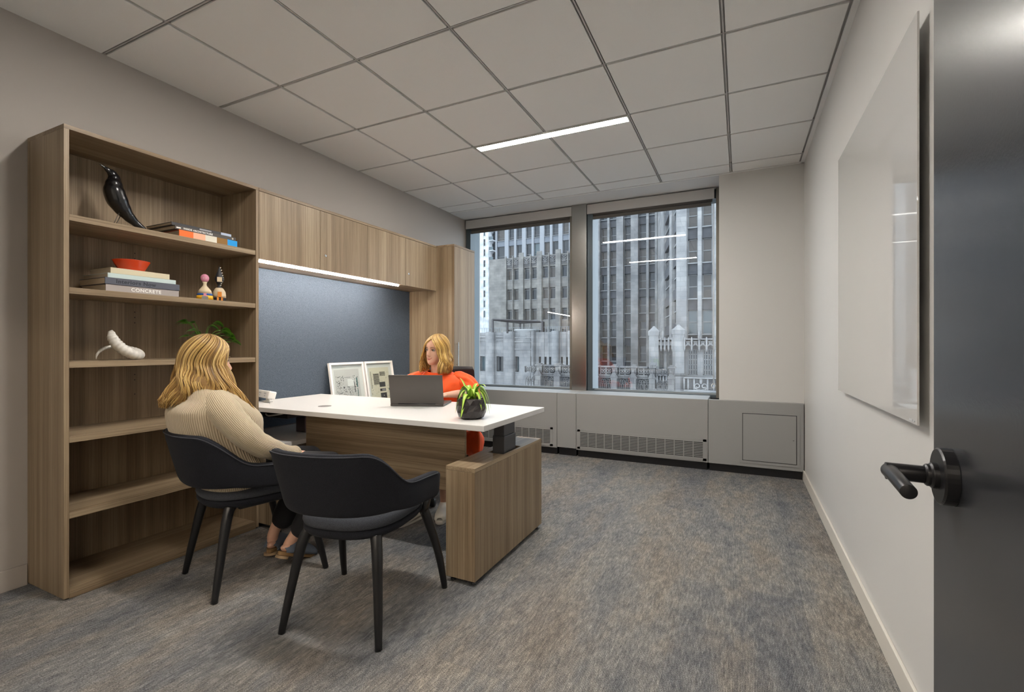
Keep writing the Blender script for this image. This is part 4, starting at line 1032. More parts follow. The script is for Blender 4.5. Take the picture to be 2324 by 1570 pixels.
for s in (-1, 1):
    b = MB()
    P = catmull([(s*.125, -.165, .893), (s*.185, -.158, .850), (s*.228, -.115, .765), (s*.245, -.060, .690), (s*.234, -.010, .656), (s*.202, .045, .622), (s*.150, .108, .594), (s*.130, .130, .586)], 44)
    rd = lerp_list([(.055, .055), (.068, .068), (.066, .066), (.060, .062), (.054, .056), (.047, .050), (.040, .042), (.041, .043)], 44)
    rd = [(a*(1+.035*math.sin(i*.9)*(14 < i < 38)), c*(1+.035*math.sin(i*.9+.6)*(14 < i < 38))) for i, (a, c) in enumerate(rd)]
    b.tube(P, rd, 56); lean(b); b.build('sleeve', KS, sw, world=False)
    b = MB(); b.tube(catmull([P[-1]+Vector((0, -.004, 0)), P[-1]+Vector((-s*.018, .032, -.004))], 6), .0385, 40); lean(b); b.build('cuff', KS, sw, world=False)
b = MB(); b.tube(catmull([(.010, .035, .55), (.012, .045, .66), (.014, .043, .77), (.016, .026, .82)], 24), [(.016, .004)]*25, 12, ref=(0, 1, 0)); lean(b); b.build('button_band', mat('beige_band', (.55, .45, .31), .9), sw, world=False)
b = MB()
for z_ in (.58, .66, .74): b.ell((.013, .052, z_), .008, .004, .008, 8)
lean(b)
b.build('button', mat('button_tan', (.30, .21, .12), .4), sw, world=False)
# trousers
TR = mat('black_trousers', (.008, .008, .010), .85)
b = MB(); b.rings([[(rx*math.cos(2*PI*j/28), y0+ry*math.sin(2*PI*j/28), z0) for j in range(28)] for y0, z0, rx, ry in ((-.08, .484, .17, .14), (-.08, .52, .185, .15), (-.09, .58, .16, .13))])
for s in (-1, 1): limb(b, [(s*.085, -.06, .545), (s*.10, .12, .532), (s*.116, .34, .500)], [(.085, .072), (.080, .062), (.062, .058)])
limb(b, [(.116, .345, .495), (.128, .32, .36), (.118, .235, .25), (.112, .195, .185)], [(.062, .062), (.066, .064), (.062, .060), (.062, .058)])
limb(b, [(-.116, .345, .495), (-.112, .31, .36), (-.105, .22, .25), (-.098, .185, .185)], [(.062, .062), (.066, .064), (.062, .060), (.062, .058)])
b.build('trousers', TR, t, world=False, remesh=.008, smoothit=3)
# suede clogs, heels lifted
def clog(ankle, dirn, pitch, lab, roll=0):
    Z = Vector((0, 0, 1)); f = Vector(dirn).normalized()
    M = Matrix.Translation(ankle) @ Matrix.Rotation(math.atan2(-f.x, f.y), 4, 'Z') @ Matrix.Rotation(pitch, 4, 'X') @ Matrix.Rotation(roll, 4, 'Y')
    def sole(z, g=0): 
        o = []
        for j in range(40):
            a = 2*PI*j/40; y = .055+(.118+g)*math.sin(a); w_ = (.038+.006*math.sin(a)+g)*(1 if math.sin(a) > -.3 else .92)
            o.append(M @ Vector((w_*math.copysign(abs(math.cos(a))**.8, math.cos(a)), y, z)))
        return o
    s_ = MB(); s_.rings([sole(-.085, -.003), sole(-.083), sole(-.068), sole(-.066, -.002)], smooth=False)
    so = s_.build('clog', mat('suede_sole', (.26, .15, .06), .7), t, world=False, bevel=.002)
    if lab: so['label'] = lab
    s_ = MB()
    R = []
    for y, w_, h_ in ((-.045, .034, .018), (-.02, .040, .030), (.01, .043, .056), (.05, .045, .062), (.09, .045, .052), (.13, .042, .040), (.160, .030, .026), (.172, .010, .008)):
        R.append([M @ Vector((w_*math.cos(PI*j/16), y, -.067+h_*math.sin(PI*j/16)**.8 if 0 < j < 16 else -.067)) for j in range(17)])
    s_.rings(R, close=False, cap=False); u = s_.build('suede_upper', mat('blue_suede', (.085, .10, .125), .95, bump=.3), so, world=False)
    u.modifiers.new('sol', 'SOLIDIFY').thickness = .003
    s_ = MB(); s_.ell(M @ Vector((0, -.018, -.050)), .025, .036, .020, 12, M=M.to_3x3()); s_.build('heel', SKIN, so, world=False)
    s_ = MB(); s_.rings([[M @ Vector(((.034)*math.cos(a), -.033+.030*math.sin(a), z_)) for a in [2*PI*j/24 for j in range(24)]] for z_ in (-.098, -.0855)], smooth=False); s_.build('heel_pad', mat('heel_tan', (.33, .22, .12), .7), so, world=False)
clog((.083, .160, .128), (-.25, 1, 0), math.radians(-24), None)
clog((-.115, .140, .105), (-.75, .6, 0), math.radians(-8), None)
# hair
HS1 = [(0, (.07, .035, .012)), (.28, (.20, .105, .030)), (.5, (.42, .25, .075)), (.72, (.62, .42, .15)), (1, (.80, .62, .30))]
def len1(al):
    a = abs(al)
    return -.275 if a < 1.5 else (-.275+(a-1.5)/.35*.08 if a < 1.85 else -.185-.025*min(1, (a-1.85)/.8))
def cur1(al, q, z):
    # the hair at the back rests on the shoulders and spreads; front locks fall forward over the chest
    a = abs(al)
    back = max(0, (a-1.9)/1.2)
    side = math.copysign(1, al)
    v = Vector((0, -.045*back*q*q, 0))
    k = min(1, max(0, (2.0-a)/.5)); v += Vector((side*(.030*math.sin(q*PI*.85)+.035*k*q), (.115*q)*k*max(.35, min(1, (1.75-a)/.5)), 0))
    return v
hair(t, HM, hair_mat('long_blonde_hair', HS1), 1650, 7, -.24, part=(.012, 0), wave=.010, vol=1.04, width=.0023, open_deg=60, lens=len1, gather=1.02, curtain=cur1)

# ---- woman in the orange dress, behind the laptop
t = thing('person', 'smiling woman with a wavy blonde bob in an orange dress, seated behind the laptop', 'person', (P2O[0], P2O[1], 0), P2R)
HM = Matrix.Translation((.02, .120, 1.112)) @ Matrix.Rotation(-.46, 4, 'Z') @ Matrix.Rotation(-.05, 4, 'X') @ Matrix.Rotation(-.06, 4, 'Y') @ Matrix.Scale(.93, 4)
b = MB(); head_geo(b, HM)
limb(b, [(.012, .085, .91), (.015, .088, .96), (.018, .100, 1.01), (.02, .11, 1.06)], [(.068, .055), (.054, .050), (.048, .048), (.050, .050)])
b.rings([[(x0+rx*math.cos(2*PI*j/28), y0+ry*math.sin(2*PI*j/28), z0) for j in range(28)] for x0, y0, z0, rx, ry in ((0, -.02, .46, .14, .10), (0, .0, .55, .150, .105), (0, .02, .66, .125, .09), (.005, .045, .78, .135, .10), (.01, .06, .86, .150, .095), (.01, .075, .905, .150, .07), (.012, .08, .935, .09, .055))])
for s in (-1, 1):
    limb(b, [(s*.150+.01, .07, .885), (s*.21+.01, .075, .82), (s*.245+.01, .13, .755)], [(.038, .038), (.040, .040), (.034, .034)])
    limb(b, [(s*.245+.01, .13, .755), (s*.205+.01, .24, .795), (s*.115+.01, .365, .802)], [(.034, .034), (.031, .031), (.022, .018)])
    hand_geo(b, (s*.115+.01, .365, .802), (-s*.35, .9, -.04), (0, .05, 1), -s, .42)
    limb(b, [(s*.08, .0, .52), (s*.10, .20, .53), (s*.12, .42, .50)], [(.072, .062), (.066, .058), (.048, .048)])
limb(b, [(.12, .42, .50), (.10, .46, .34), (.06, .50, .18), (.04, .53, .09)], [(.048, .048), (.050, .048), (.033, .033), (.028, .030)])
limb(b, [(-.12, .42, .50), (-.125, .44, .34), (-.12, .44, .18), (-.12, .44, .09)], [(.048, .048), (.050, .048), (.033, .033), (.028, .030)])
b.build('body', SKIN, t, world=False, remesh=.0040, smoothit=3)
face_parts(t, HM, 'brown', (.50, .17, .14), (.14, .08, .04), 1.3)
DR = mat('orange_cotton', (.78, .085, .008), .62, spec=.3, bump=.25, bscale=9, var=.10, vscale=14, sheen=.1)
b = MB(); N = 36
prof = [(0, -.01, .50, .175, .130), (0, .01, .58, .180, .135), (.003, .025, .68, .168, .130), (.006, .045, .77, .195, .140), (.01, .055, .84, .208, .132), (.012, .068, .89, .192, .102), (.012, .074, .925, .140, .080), (.014, .078, .948, .098, .070), (.014, .080, .955, .082, .064)]
PP_ = catmull([(p[1], p[2], p[0]) for p in prof], N); RX = catmull([(p[3], p[4], 0) for p in prof], N); R = []
for i in range(N+1):
    y0, z0, x0 = PP_[i]; rx, ry, _ = RX[i]; ring = []
    for j in range(80):
        a = 2*PI*j/80; c, s = math.cos(a), math.sin(a); dmp = 1 if z0 < .86 else .25
        f = 1+dmp*(.022*math.sin(7*a+z0*17)+.016*math.sin(11*a-z0*31)+.012*math.sin(3*a+z0*43))
        ring.append((x0+rx*f*math.copysign(abs(c)**.85, c), y0+ry*f*math.copysign(abs(s)**.9, s)+.016*max(0, s)*math.exp(-((z0-.80)/.07)**2), z0-.016*max(0, s)*(z0 > .93)))
    R.append(ring)
b.rings(R, cap=False); dr = b.build('dress_top', DR, t, world=False); dr.modifiers.new('sol', 'SOLIDIFY').thickness = .002
b = MB(); b.tube([Vector(R[-1][j % 80]) for j in range(81)], .0030, 8); b.build('neckline', DR, dr, world=False)
for s in (-1, 1):
    b = MB(); P = catmull([(s*.105+.01, .070, .905), (s*.165+.01, .066, .880), (s*.215+.01, .075, .835), (s*.245+.01, .100, .780), (s*.246+.01, .118, .745)], 30)
    rd = lerp_list([.045, .064, .078, .080, .070, .045], 30); n = 56; R = []
    T0 = None
    for i, p in enumerate(P):
        T = (P[min(i+1, 30)]-P[max(i-1, 0)]).normalized(); u = T.cross(Vector((0, 1, 0))).normalized(); v = T.cross(u)
        pl = .035*math.sin(PI*i/30)+.012
        ring = []
        for j in range(n):
            a = 2*PI*j/n; f = 1+pl*(math.sin(9*a+i*.25)+.7*math.sin(5*a-i*.42)+.4*math.sin(14*a+i*.6))
            ring.append(p+(u*math.cos(a)+v*math.sin(a))*rd[i]*f)
        R.append(ring)
    b.rings(R); b.build('puff_sleeve', DR, dr, world=False)
# skirt over the thighs, bunched fabric hanging beside the near knee
b = MB(); b.rings([[(rx*math.cos(2*PI*j/28), y0+ry*math.sin(2*PI*j/28), z0) for j in range(28)] for y0, z0, rx, ry in ((-.02, .456, .19, .15), (0, .52, .20, .15), (0, .60, .16, .12))])
for s in (-1, 1): limb(b, [(s*.085, .02, .535), (s*.11, .22, .545), (s*.13, .43, .505), (s*.13, .46, .44)], [(.088, .074), (.090, .070), (.078, .062), (.070, .03)])
limb(b, [(0, .05, .54), (0, .25, .55), (0, .43, .52)], [(.09, .05), (.10, .05), (.10, .045)])
b.build('skirt', DR, t, world=False, remesh=.008, smoothit=4)
b = MB(); R = []; n = 44
for i, (z_, r_) in enumerate(((.640, .012), (.600, .015), (.572, .022), (.555, .050), (.52, .070), (.48, .072), (.44, .058), (.405, .030))):
    R.append([(-1.615+.012*math.sin(i)+r_*(1+.10*math.sin(5*2*PI*j/n+i*.7)+.07*math.sin(9*2*PI*j/n))*math.cos(2*PI*j/n), 2.66+r_*(1+.10*math.cos(4*2*PI*j/n+i*.5))*math.sin(2*PI*j/n), z_+.012*math.sin(3*2*PI*j/n+i)) for j in range(n)])
b.rings(R); b.build('tied_sash', DR, t)
# white lace-up trainers
def trainer(p, dirn):
    f = Vector(dirn).normalized(); M = Matrix.Translation(p) @ Matrix.Rotation(math.atan2(-f.x, f.y), 4, 'Z')
    def ol(z, g): return [M @ Vector(((.043+.004*math.sin(a)+g)*math.copysign(abs(math.cos(a))**.8, math.cos(a)), .06+(.138+g)*math.sin(a), z)) for a in [2*PI*j/40 for j in range(40)]]
    b = MB(); b.rings([ol(.0005, -.004), ol(.004, 0), ol(.022, 0), ol(.026, -.004)]); so = b.build('trainer', mat('trainer_sole', (.75, .72, .66), .5), t, world=False)
    b = MB(); R = []
    for y, w_, h_, zt in ((-.070, .026, .070, 0), (-.05, .034, .088, 0), (-.01, .037, .090, 0), (.03, .040, .080, 0), (.075, .043, .062, 0), (.12, .044, .050, 0), (.165, .037, .040, 0), (.192, .018, .022, 0)):
        R.append([M @ Vector((w_*math.copysign(abs(math.cos(a))**.8, math.cos(a)), y, .022+h_*math.sin(a)**.75 if 0 < a < PI-.001 else .022)) for a in [PI*j/18 for j in range(19)]])
    b.rings(R, close=False, cap=False); up = b.build('upper', mat('trainer_white', (.72, .69, .62), .7, bump=.2), so, world=False); up.modifiers.new('sol', 'SOLIDIFY').thickness = .002
    b = MB()
    for k in range(5):
        y = .02+k*.022; h_ = .104-k*.010; b.tube([M @ Vector((-.026, y, h_-.012)), M @ Vector((0, y+.004, h_+.002)), M @ Vector((.026, y, h_-.012))], .0025, 6)
    b.build('laces', M_white, so, world=False)
    b = MB(); b.tube([M @ Vector((0, -.020, .07)), M @ Vector((0, -.018, .14))], .036, 20); b.build('sock', M_white, so, world=False)
F2 = Vector((.36, -.93, 0))
trainer((.04, .505, 0), (.5, 1, 0)); trainer((-.12, .42, 0), (-.05, 1, 0))
HS2 = [(0, (.08, .04, .015)), (.28, (.24, .125, .035)), (.5, (.50, .30, .075)), (.72, (.72, .48, .15)), (1, (.88, .68, .32))]
def cur2(al, q, z):
    side = math.copysign(1, al); return Vector((side*.022*math.sin(q*PI*.8), 0, 0))
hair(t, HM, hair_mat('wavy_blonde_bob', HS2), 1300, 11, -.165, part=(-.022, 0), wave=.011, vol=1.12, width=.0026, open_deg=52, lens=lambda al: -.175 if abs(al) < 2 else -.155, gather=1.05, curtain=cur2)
# ------------------------------------------------------------------ the city outside the windows
S_LT = stone('limestone_light', (.20, .20, .202), (.255, .25, .245), 1.1, .55, .82); S_WM = stone('limestone_warm', (.185, .178, .165), (.235, .225, .208), 1.2, .6, .84)
S_W = stone('white_cladding', (.58, .60, .62), (.63, .64, .65), 3.2, 1.5, .5); S_DK = stone('carved_dark_stone', (.085, .085, .09), (.13, .128, .125), .7, .5, .6)
S_PN = mat('white_pier_paint', (.25, .26, .28), .6); S_SP = mat('dark_spandrel', (.045, .048, .056), .6, var=.35, vscale=1.5)
G1 = mat('far_window_glass', (.028, .031, .036), .12, spec=.5); G2 = mat('far_window_glass_brown', (.062, .052, .045), .25, spec=.5); G3 = mat('far_window_glass_blue', (.075, .105, .12), .12, spec=.6)
FRM = mat('far_window_frame', (.20, .205, .21), .5); BRZ = mat('dark_bronze_steel', (.045, .040, .042), .5)
b = MB(); b.box(-260, 160, 8, 320, -45, -44.5); struct('ground', b, mat('street_asphalt', (.10, .10, .105), .9), origin=(0, 100, -45))
rb_ = random.Random(5)
def facade(t, xs, rows, x0, x1, z0, z1, Y, depth, wall, recess=.55, glass=(G1,), frame=FRM, span=None, frames='sash', back=14, piers=None, names='window'):
    """solid wall with real openings: xs = window column spans, rows = window (z0, z1) spans; glazing set back in the opening"""
    xs = sorted(xs); rows = sorted(rows); b = MB(); sp = MB()
    ed = [x0]+[v for p in xs for v in p]+[x1]
    for i in range(0, len(ed), 2):
        if ed[i+1] > ed[i]: b.box(ed[i], ed[i+1], Y, Y+depth, z0, z1)
    ze = [z0]+[v for p in rows for v in p]+[z1]
    for xa, xb in xs:
        for i in range(0, len(ze), 2):
            if ze[i+1]-ze[i] > .01: (sp if span else b).box(xa, xb, Y+(.25 if span else .06), Y+depth, ze[i], ze[i+1])
    b.build('wall', wall, t)
    if sp.v: sp.build('spandrels', span, t)
    c = MB(); c.box(x0, x1, Y+depth, Y+back, z0, z1-.05); c.build('rear_block', wall, t)
    for xa, xb in xs:
        for za, zb in rows:
            g = MB(); g.box(xa, xb, Y+recess+.08, Y+recess+.16, za, zb, 0); f = .09
            g.box(xa, xb, Y+recess, Y+recess+.08, za, za+f, 1); g.box(xa, xb, Y+recess, Y+recess+.08, zb-f, zb, 1)
            g.box(xa, xa+f, Y+recess, Y+recess+.08, za, zb, 1); g.box(xb-f, xb, Y+recess, Y+recess+.08, za, zb, 1)
            if frames == 'sash': zm = (za+zb)/2; g.box(xa, xb, Y+recess-.03, Y+recess+.08, zm-f*.6, zm+f*.6, 1)
            if frames == 'transom': zm = zb-(zb-za)*.13; g.box(xa, xb, Y+recess-.03, Y+recess+.08, zm-f*.5, zm+f*.5, 1)
            if frames == 'rail': zm = za+(zb-za)*.2; g.box(xa, xb, Y+recess-.03, Y+recess+.08, zm-f*.4, zm+f*.4, 1)
            if frames == 'lattice':
                for k in range(1, 4): x_ = xa+(xb-xa)*k/4; g.box(x_-.04, x_+.04, Y+recess-.03, Y+recess+.08, za, zb, 1)
                for k in range(1, 5): z_ = za+(zb-za)*k/5; g.box(xa, xb, Y+recess-.03, Y+recess+.08, z_-.04, z_+.04, 1)
            s_ = MB(); g.box(xa-.05, xb+.05, Y-.02, Y+recess, za-.12, za, 1)
            g.build(names, [rb_.choice(glass), frame], t)
def XA(v, Y, ox, sc, vref=700): return wpx(ox+v/sc, vref, Y)[0]
def ZA(u, v, Y): return wpx(u, v, Y)[1]
# (a) far white tower at the left edge
Y = 150; X = lambda v: XA(v, Y, 1050, 7.135)
t = thing('apartment_tower', 'slim white apartment tower with balconies, farthest left through the left window', 'building', (X(300), Y, -44.5))
rows = [(ZA(1099, 480+(v+105)/7.135, Y), ZA(1099, 480+v/7.135, Y)) for v in (-210, -45, 120, 285, 447, 611, 787, 949, 1113, 1277, 1441)]+[(ZA(1099, 690+220/7.477, Y), ZA(1099, 690+110/7.477, Y))]
facade(t, [(X(337), X(367))], rows, X(-700), X(415), -44, rows[0][1]+22, Y, 1.2, S_W, glass=(G1, G3), frame=FRM, frames='sash', recess=.2)
b = MB(); b.box(X(415), X(430), Y+3, Y+14, -44, 80); b.box(X(478), X(545), Y+3, Y+14, -44, 80); b.build('balcony_wall', S_W, t)
for k in range(9):
    zc = ZA(1112, 480+(330+k*95*1.72)/7.135, Y+2)+8
    b = MB(); b.box(X(415), X(480), Y+.5, Y+3.2, zc-.25, zc, 0); b.box(X(418), X(478), Y+.5, Y+.6, zc, zc+1.2, 1); b.box(X(418), X(478), Y+3, Y+3.3, zc+.1, zc+3, 2); b.build('balcony', [S_W, G3, G1], t)
# (b) modern grid of white piers
Y = 125; X = lambda v: XA(v, Y, 1050, 7.135)
t = thing('office_building', 'modern block with white piers and tall glass windows, top of the left window', 'building', (X(1100), Y, -44.5))
u_ = 1050+900/7.135
rows = [(ZA(u_, 480+(445+k*298)/7.135, Y), ZA(u_, 480+(240+k*298)/7.135, Y)) for k in (-2, -1, 0, 1, 2, 3)]
cols = [(552, 680), (742, 832), (866, 960), (1022, 1115), (1150, 1248), (1318, 1412), (1450, 1550), (1614, 1720), (1755, 1850), (1905, 2005), (2045, 2145)]
facade(t, [(X(a), X(c)) for a, c in cols], rows, X(530), X(2200), -44, rows[-1][1]+(2.2) if rows[-1][1] > rows[0][1] else rows[0][1]+2.2, Y, 1.4, S_PN, glass=(G1, G2, G1, G3), frame=FRM, frames='rail', span=mat('blue_grey_spandrel', (.13, .145, .17), .5), recess=.7)
# (c) limestone block with paired windows
Y = 96; X = lambda v: XA(v, Y, 1050, 7.135)
t = thing('stone_building', 'pale limestone block with paired windows and carved frieze, middle of the left window', 'building', (X(1100), Y, -44.5))
u_ = 1050+760/7.135
rows = [(ZA(u_, 480+(1110+k*328)/7.135, Y), ZA(u_, 480+(932+k*328)/7.135, Y)) for k in range(0, 6)]
cols = [(720, 797), (830, 910), (1000, 1083), (1118, 1200), (1297, 1382), (1415, 1500), (1605, 1690), (1728, 1810)]
ztop = ZA(u_, 480+752/7.135, Y)
facade(t, [(X(a), X(c)) for a, c in cols], rows, X(430), X(1900), -44, ztop, Y, 1.2, S_WM, glass=(G1, G2, G1), frame=FRM, frames='transom', recess=.5)
for a, c in ((698, 716), (812, 822), (915, 990), (1095, 1110), (1208, 1288), (1394, 1406), (1512, 1595), (1700, 1718), (1820, 1900)):
    b = MB(); b.box(X(a), X(c), Y-.35, Y, -44, ztop+(.9 if c-a > 40 else .35)); b.build('pier', S_WM, t)
b = MB()
for a, c in cols:
    xa, xb = X(a), X(c); zc = ZA(u_, 480+835/7.135, Y)
    b.box(xa-.1, xb+.1, Y-.05, Y+.02, zc-1.05, zc+.95, 1)
    for k in range(5):
        ang = PI*k/4; b.tube([((xa+xb)/2, Y-.12, zc-.55), ((xa+xb)/2+.62*math.cos(ang), Y-.16, zc-.30+.75*math.sin(ang))], .09, 6)
    b.tube([(xa+.05, Y-.14, zc+.75), ((xa+xb)/2, Y-.14, zc+.35), (xb-.05, Y-.14, zc+.75)], .08, 6)
b.build('frieze', [S_LT, S_DK], t)
# (d) lower stone building with pilasters, round turret and roof terrace
Y = 62; X = lambda v: XA(v, Y, 1050, 7.477, 800)
t = thing('stone_building', 'lower pale stone building with pilasters and a flat roof terrace, bottom of the left window', 'building', (X(900), Y, -44.5))
zt = ZA(1180, 690+478/7.477, Y)
r0, r1 = ZA(1150, 690+1145/7.477, Y), ZA(1150, 690+887/7.477, Y)
cols = [(-120, 0), (285, 400), (572, 697), (890, 957), (1152, 1182), (1290, 1330), (1385, 1425), (1465, 1505), (1668, 1700), (1757, 1787)]
facade(t, [(X(a), X(c)) for a, c in cols], [(r0-9.0, r1-9.0), (r0, r1)], X(-900), X(1880), -44, zt, Y, 1.6, S_LT, glass=(G1, G3, G3), frame=FRM, frames='', recess=.7, back=9)
for a, c in ((405, 555), (705, 885), (1185, 1240), (1520, 1650), (1800, 1880), (60, 275)):
    b = MB(); xa, xb = X(a), X(c); n = 16
    P = [((xa+xb)/2+(xb-xa)/2*math.cos(PI*j/n), Y-.75*math.sin(PI*j/n)**.6) for j in range(n+1)]
    b.rings([[(x, y, z_) for x, y in P]+[(xa, Y+.2, z_), (xb, Y+.2, z_)] for z_ in (-44, zt-.8, zt+.12)], smooth=False); b.build('pilaster', S_LT, t)
b = MB(); xa, xb = X(890), X(1180)
for z_, g in ((zt-.9, .10), (zt-1.5, .10), (zt-2.6, .06)): b.box(xa-.05, xb+.05, Y-.02-g, Y+.01, z_, z_+.22)
for a, c in ((285, 400), (572, 697)):
    for z_ in (zt-.7, zt-1.2): b.box(X(a), X(c), Y-.14, Y, z_, z_+.2)
b.build('cornice', S_LT, t)
xk = X(1015); b = MB(); b.lathe([(2.05, zt-1), (2.05, zt+.25), (2.15, zt+.28), (2.15, zt+.42), (1.9, zt+.5), (.01, zt+.52)], (xk, Y+2.0, 0), 40); b.build('round_roof_kiosk', mat('pale_render', (.36, .36, .36), .7), t)
b = MB()
for k in range(55):
    x_ = X(-300+k*40); b.box(x_-.02, x_+.02, Y+.5, Y+.54, zt, zt+.75)
b.box(X(-300), X(1880), Y+.5, Y+.54, zt+.72, zt+.76); b.build('terrace_railing', mat('rail_grey', (.22, .25, .27), .5), t)
# pergola on the terrace
hp = 3.55
def pc(u, v): d = hp*FPX/(785-v); x, y = wd(u, d); return x, y, CAMH+hp
N_, F_, L_, R_ = pc(1050+925/7.477, 690+248/7.477), pc(1050+975/7.477, 690+318/7.477), pc(1050+510/7.477, 690+262/7.477), pc(1050+1353/7.477, 690+298/7.477)
N_ = (N_[0], max(N_[1], Y+1.2), N_[2])
t = thing('pergola', 'dark steel pergola standing on the roof terrace in the left window', 'pergola', (F_[0], F_[1], zt))
b = MB()
for A_, B_ in ((N_, L_), (L_, F_), (F_, R_), (R_, N_)): b.tube([A_, B_], (.15), 4, smooth=False)
for k in range(1, 9):
    q = k/9; a_ = Vector(N_).lerp(Vector(L_), q); c_ = Vector(R_).lerp(Vector(F_), q); b.tube([a_, c_], .09, 4, smooth=False)
b.build('roof_frame', BRZ, t)
mid1 = tuple((Vector(L_)+Vector(F_))/2); mid2 = tuple((Vector(N_)+Vector(R_))/2)
for p in (N_, F_, L_, R_, mid1, mid2):
    b = MB(); b.box(p[0]-.11, p[0]+.11, p[1]-.11, p[1]+.11, zt-.2, p[2]); b.build('post', BRZ, t)
# (e) tall ribbed tower in the right window
Y = 80; X = lambda v: XA(v, Y, 1330, 6.542)
t = thing('gothic_tower', 'tall grey stone tower with vertical ribs and dark spandrels, filling the right window', 'building', (X(700), Y, -44.5))
u_ = 1330+270/6.542
rows = [(ZA(u_, 440+(735+k*349)/6.542, Y), ZA(u_, 440+(505+k*349)/6.542, Y)) for k in range(-2, 6)]
cols = [(218, 316), (357, 455), (570, 668), (787, 893), (937, 1027)]
sp = S_SP
facade(t, [(X(a), X(c)) for a, c in cols], rows, X(70), X(1060), -44, rows[0][1]+1, Y, 1.6, S_LT, glass=(G1, G2, G1), frame=FRM, frames='sash', span=sp, recess=.75, back=20)
for a, c in ((118, 214), (459, 560), (672, 780), (1030, 1062), (75, 100)):
    b = MB(); b.box(X(a), X(c), Y-.5, Y, -44, rows[0][1]+1); b.build('rib', S_LT, t)
for a, c in ((320, 352), (897, 933)):
    b = MB(); b.box(X(a), X(c), Y-.22, Y, -44, rows[0][1]+1); b.build('rib', S_LT, t)
# chamfer and projecting corner bay (closer)
Y2 = 54; X2 = lambda v: XA(v, Y2, 1330, 6.542)
t = thing('gothic_tower_bay', 'projecting corner bay with larger windows, right side of the right window', 'building', (X2(1600), Y2, -44.5))
u2 = 1330+1580/6.542
rows2 = [(ZA(u2, 440+(1020+k*530)/6.542, Y2), ZA(u2, 440+(660+k*530)/6.542, Y2)) for k in range(-2, 4)]
facade(t, [(X2(1510), X2(1655)), (X2(1725), X2(1870)), (X2(2040), X2(2185)), (X2(2255), X2(2400))], rows2, X2(1345), X2(2700), -44, rows2[0][1]+1, Y2, 1.6, S_LT, glass=(G1, G2, G3), frame=FRM, frames='sash', span=sp, recess=.6, back=40)
for a, c in ((1350, 1500), (1662, 1718), (1885, 2030), (2192, 2248)):
    b = MB(); b.box(X2(a), X2(c), Y2-(.5 if c-a > 80 else .25), Y2, -44, rows2[0][1]+1); b.build('rib', S_LT, t)
# slanted side with two narrow window columns
xa, ya, xb, yb = X(1062), Y-.3, X2(1345), Y2+.3
dv = Vector((xb-xa, yb-ya, 0)); Ln = dv.length; MS = Matrix.Translation((xa, ya, 0)) @ Matrix.Rotation(math.atan2(dv.y, dv.x), 4, 'Z')
def along(u):
    # fraction along the slanted side hit by the ray through column u
    r = (u-CX)/FPX; dx, dy = r*CA-SA, r*SA+CA
    den = dx*dv.y-dy*dv.x; return (xa*dy-ya*dx)/den
fr = [along(1330+v/6.542) for v in (1062, 1085, 1150, 1236, 1272, 1340)]
b = MB(); g_ = MB(); sd = MB(); w0 = .0
segs = [(0, fr[2], 1), (fr[2], fr[3], 0), (fr[3], fr[4], 1), (fr[4], fr[5]*.995, 0), (fr[5]*.995, 1, 1)]
for a, c, solid in segs:
    if solid: b.obox(MS @ Matrix.Translation(((a+c)/2*Ln, .6, 10)), (c-a)*Ln, 1.2, 108)
    else:
        g_.obox(MS @ Matrix.Translation(((a+c)/2*Ln, .55, 10)), (c-a)*Ln, .3, 108, 0)
        for k in range(-8, 8):
            z_ = rows[2][0]+k*4.0
            sd.obox(MS @ Matrix.Translation(((a+c)/2*Ln, .32, z_)), (c-a)*Ln, .3, 1.3)
            g_.obox(MS @ Matrix.Translation(((a+c)/2*Ln, .36, z_+2.0)), (c-a)*Ln, .16, .14, 1)
b.build('slanted_wall', S_LT, t); g_.build('slanted_window', [G1, FRM], t); sd.build('spandrels', sp, t)
# turrets, hanging tracery and lattice windows in front of the bay
YT = 50; XT = lambda v: XA(v, YT, 1330, 6.542, 800); ZT = lambda v, u=1540: ZA(u, 680+v/6.542, YT)
def turret(a, c, vt, lab):
    x0, x1 = XT(a), XT(c); xc = (x0+x1)/2; r = (x1-x0)/2; zt_ = ZT(vt)
    t = thing('stone_turret', lab, 'turret', (xc, YT, -44.5), 0, 'stone turrets beside the tracery canopies')
    b = MB(); R = []
    for z_, s in ((-44, 1), (zt_-1.0, 1), (zt_-1.0, 1.08), (zt_-.75, 1.12), (zt_-.55, 1.15), (zt_-.50, 1.10), (zt_-.28, .62), (zt_-.10, .30), (zt_, .20), (zt_+.02, .02)):
        R.append([(xc+r*s/math.cos(PI/8)*math.cos(PI/8+PI*j/4), YT+r+r*s/math.cos(PI/8)*math.sin(PI/8+PI*j/4), z_) for j in range(8)])
    b.rings(R, smooth=False); b.build('shaft', S_LT, t)
    b = MB(); b.rings([[(xc+r*s*1.083*math.cos(PI/8+PI*j/4), YT+r+r*s*1.083*math.sin(PI/8+PI*j/4), z_) for j in range(8)] for z_, s in ((ZT(1135), 1.02), (ZT(1125), 1.2), (ZT(1105), 1.2), (ZT(1095), 1.02))], smooth=False); b.build('ledge', S_DK, t)
turret(925, 1070, 385, 'stone turret with a pyramid cap, left of the two in the right window')
turret(1275, 1450, 368, 'stone turret with a pyramid cap, nearest the right edge of the right window')
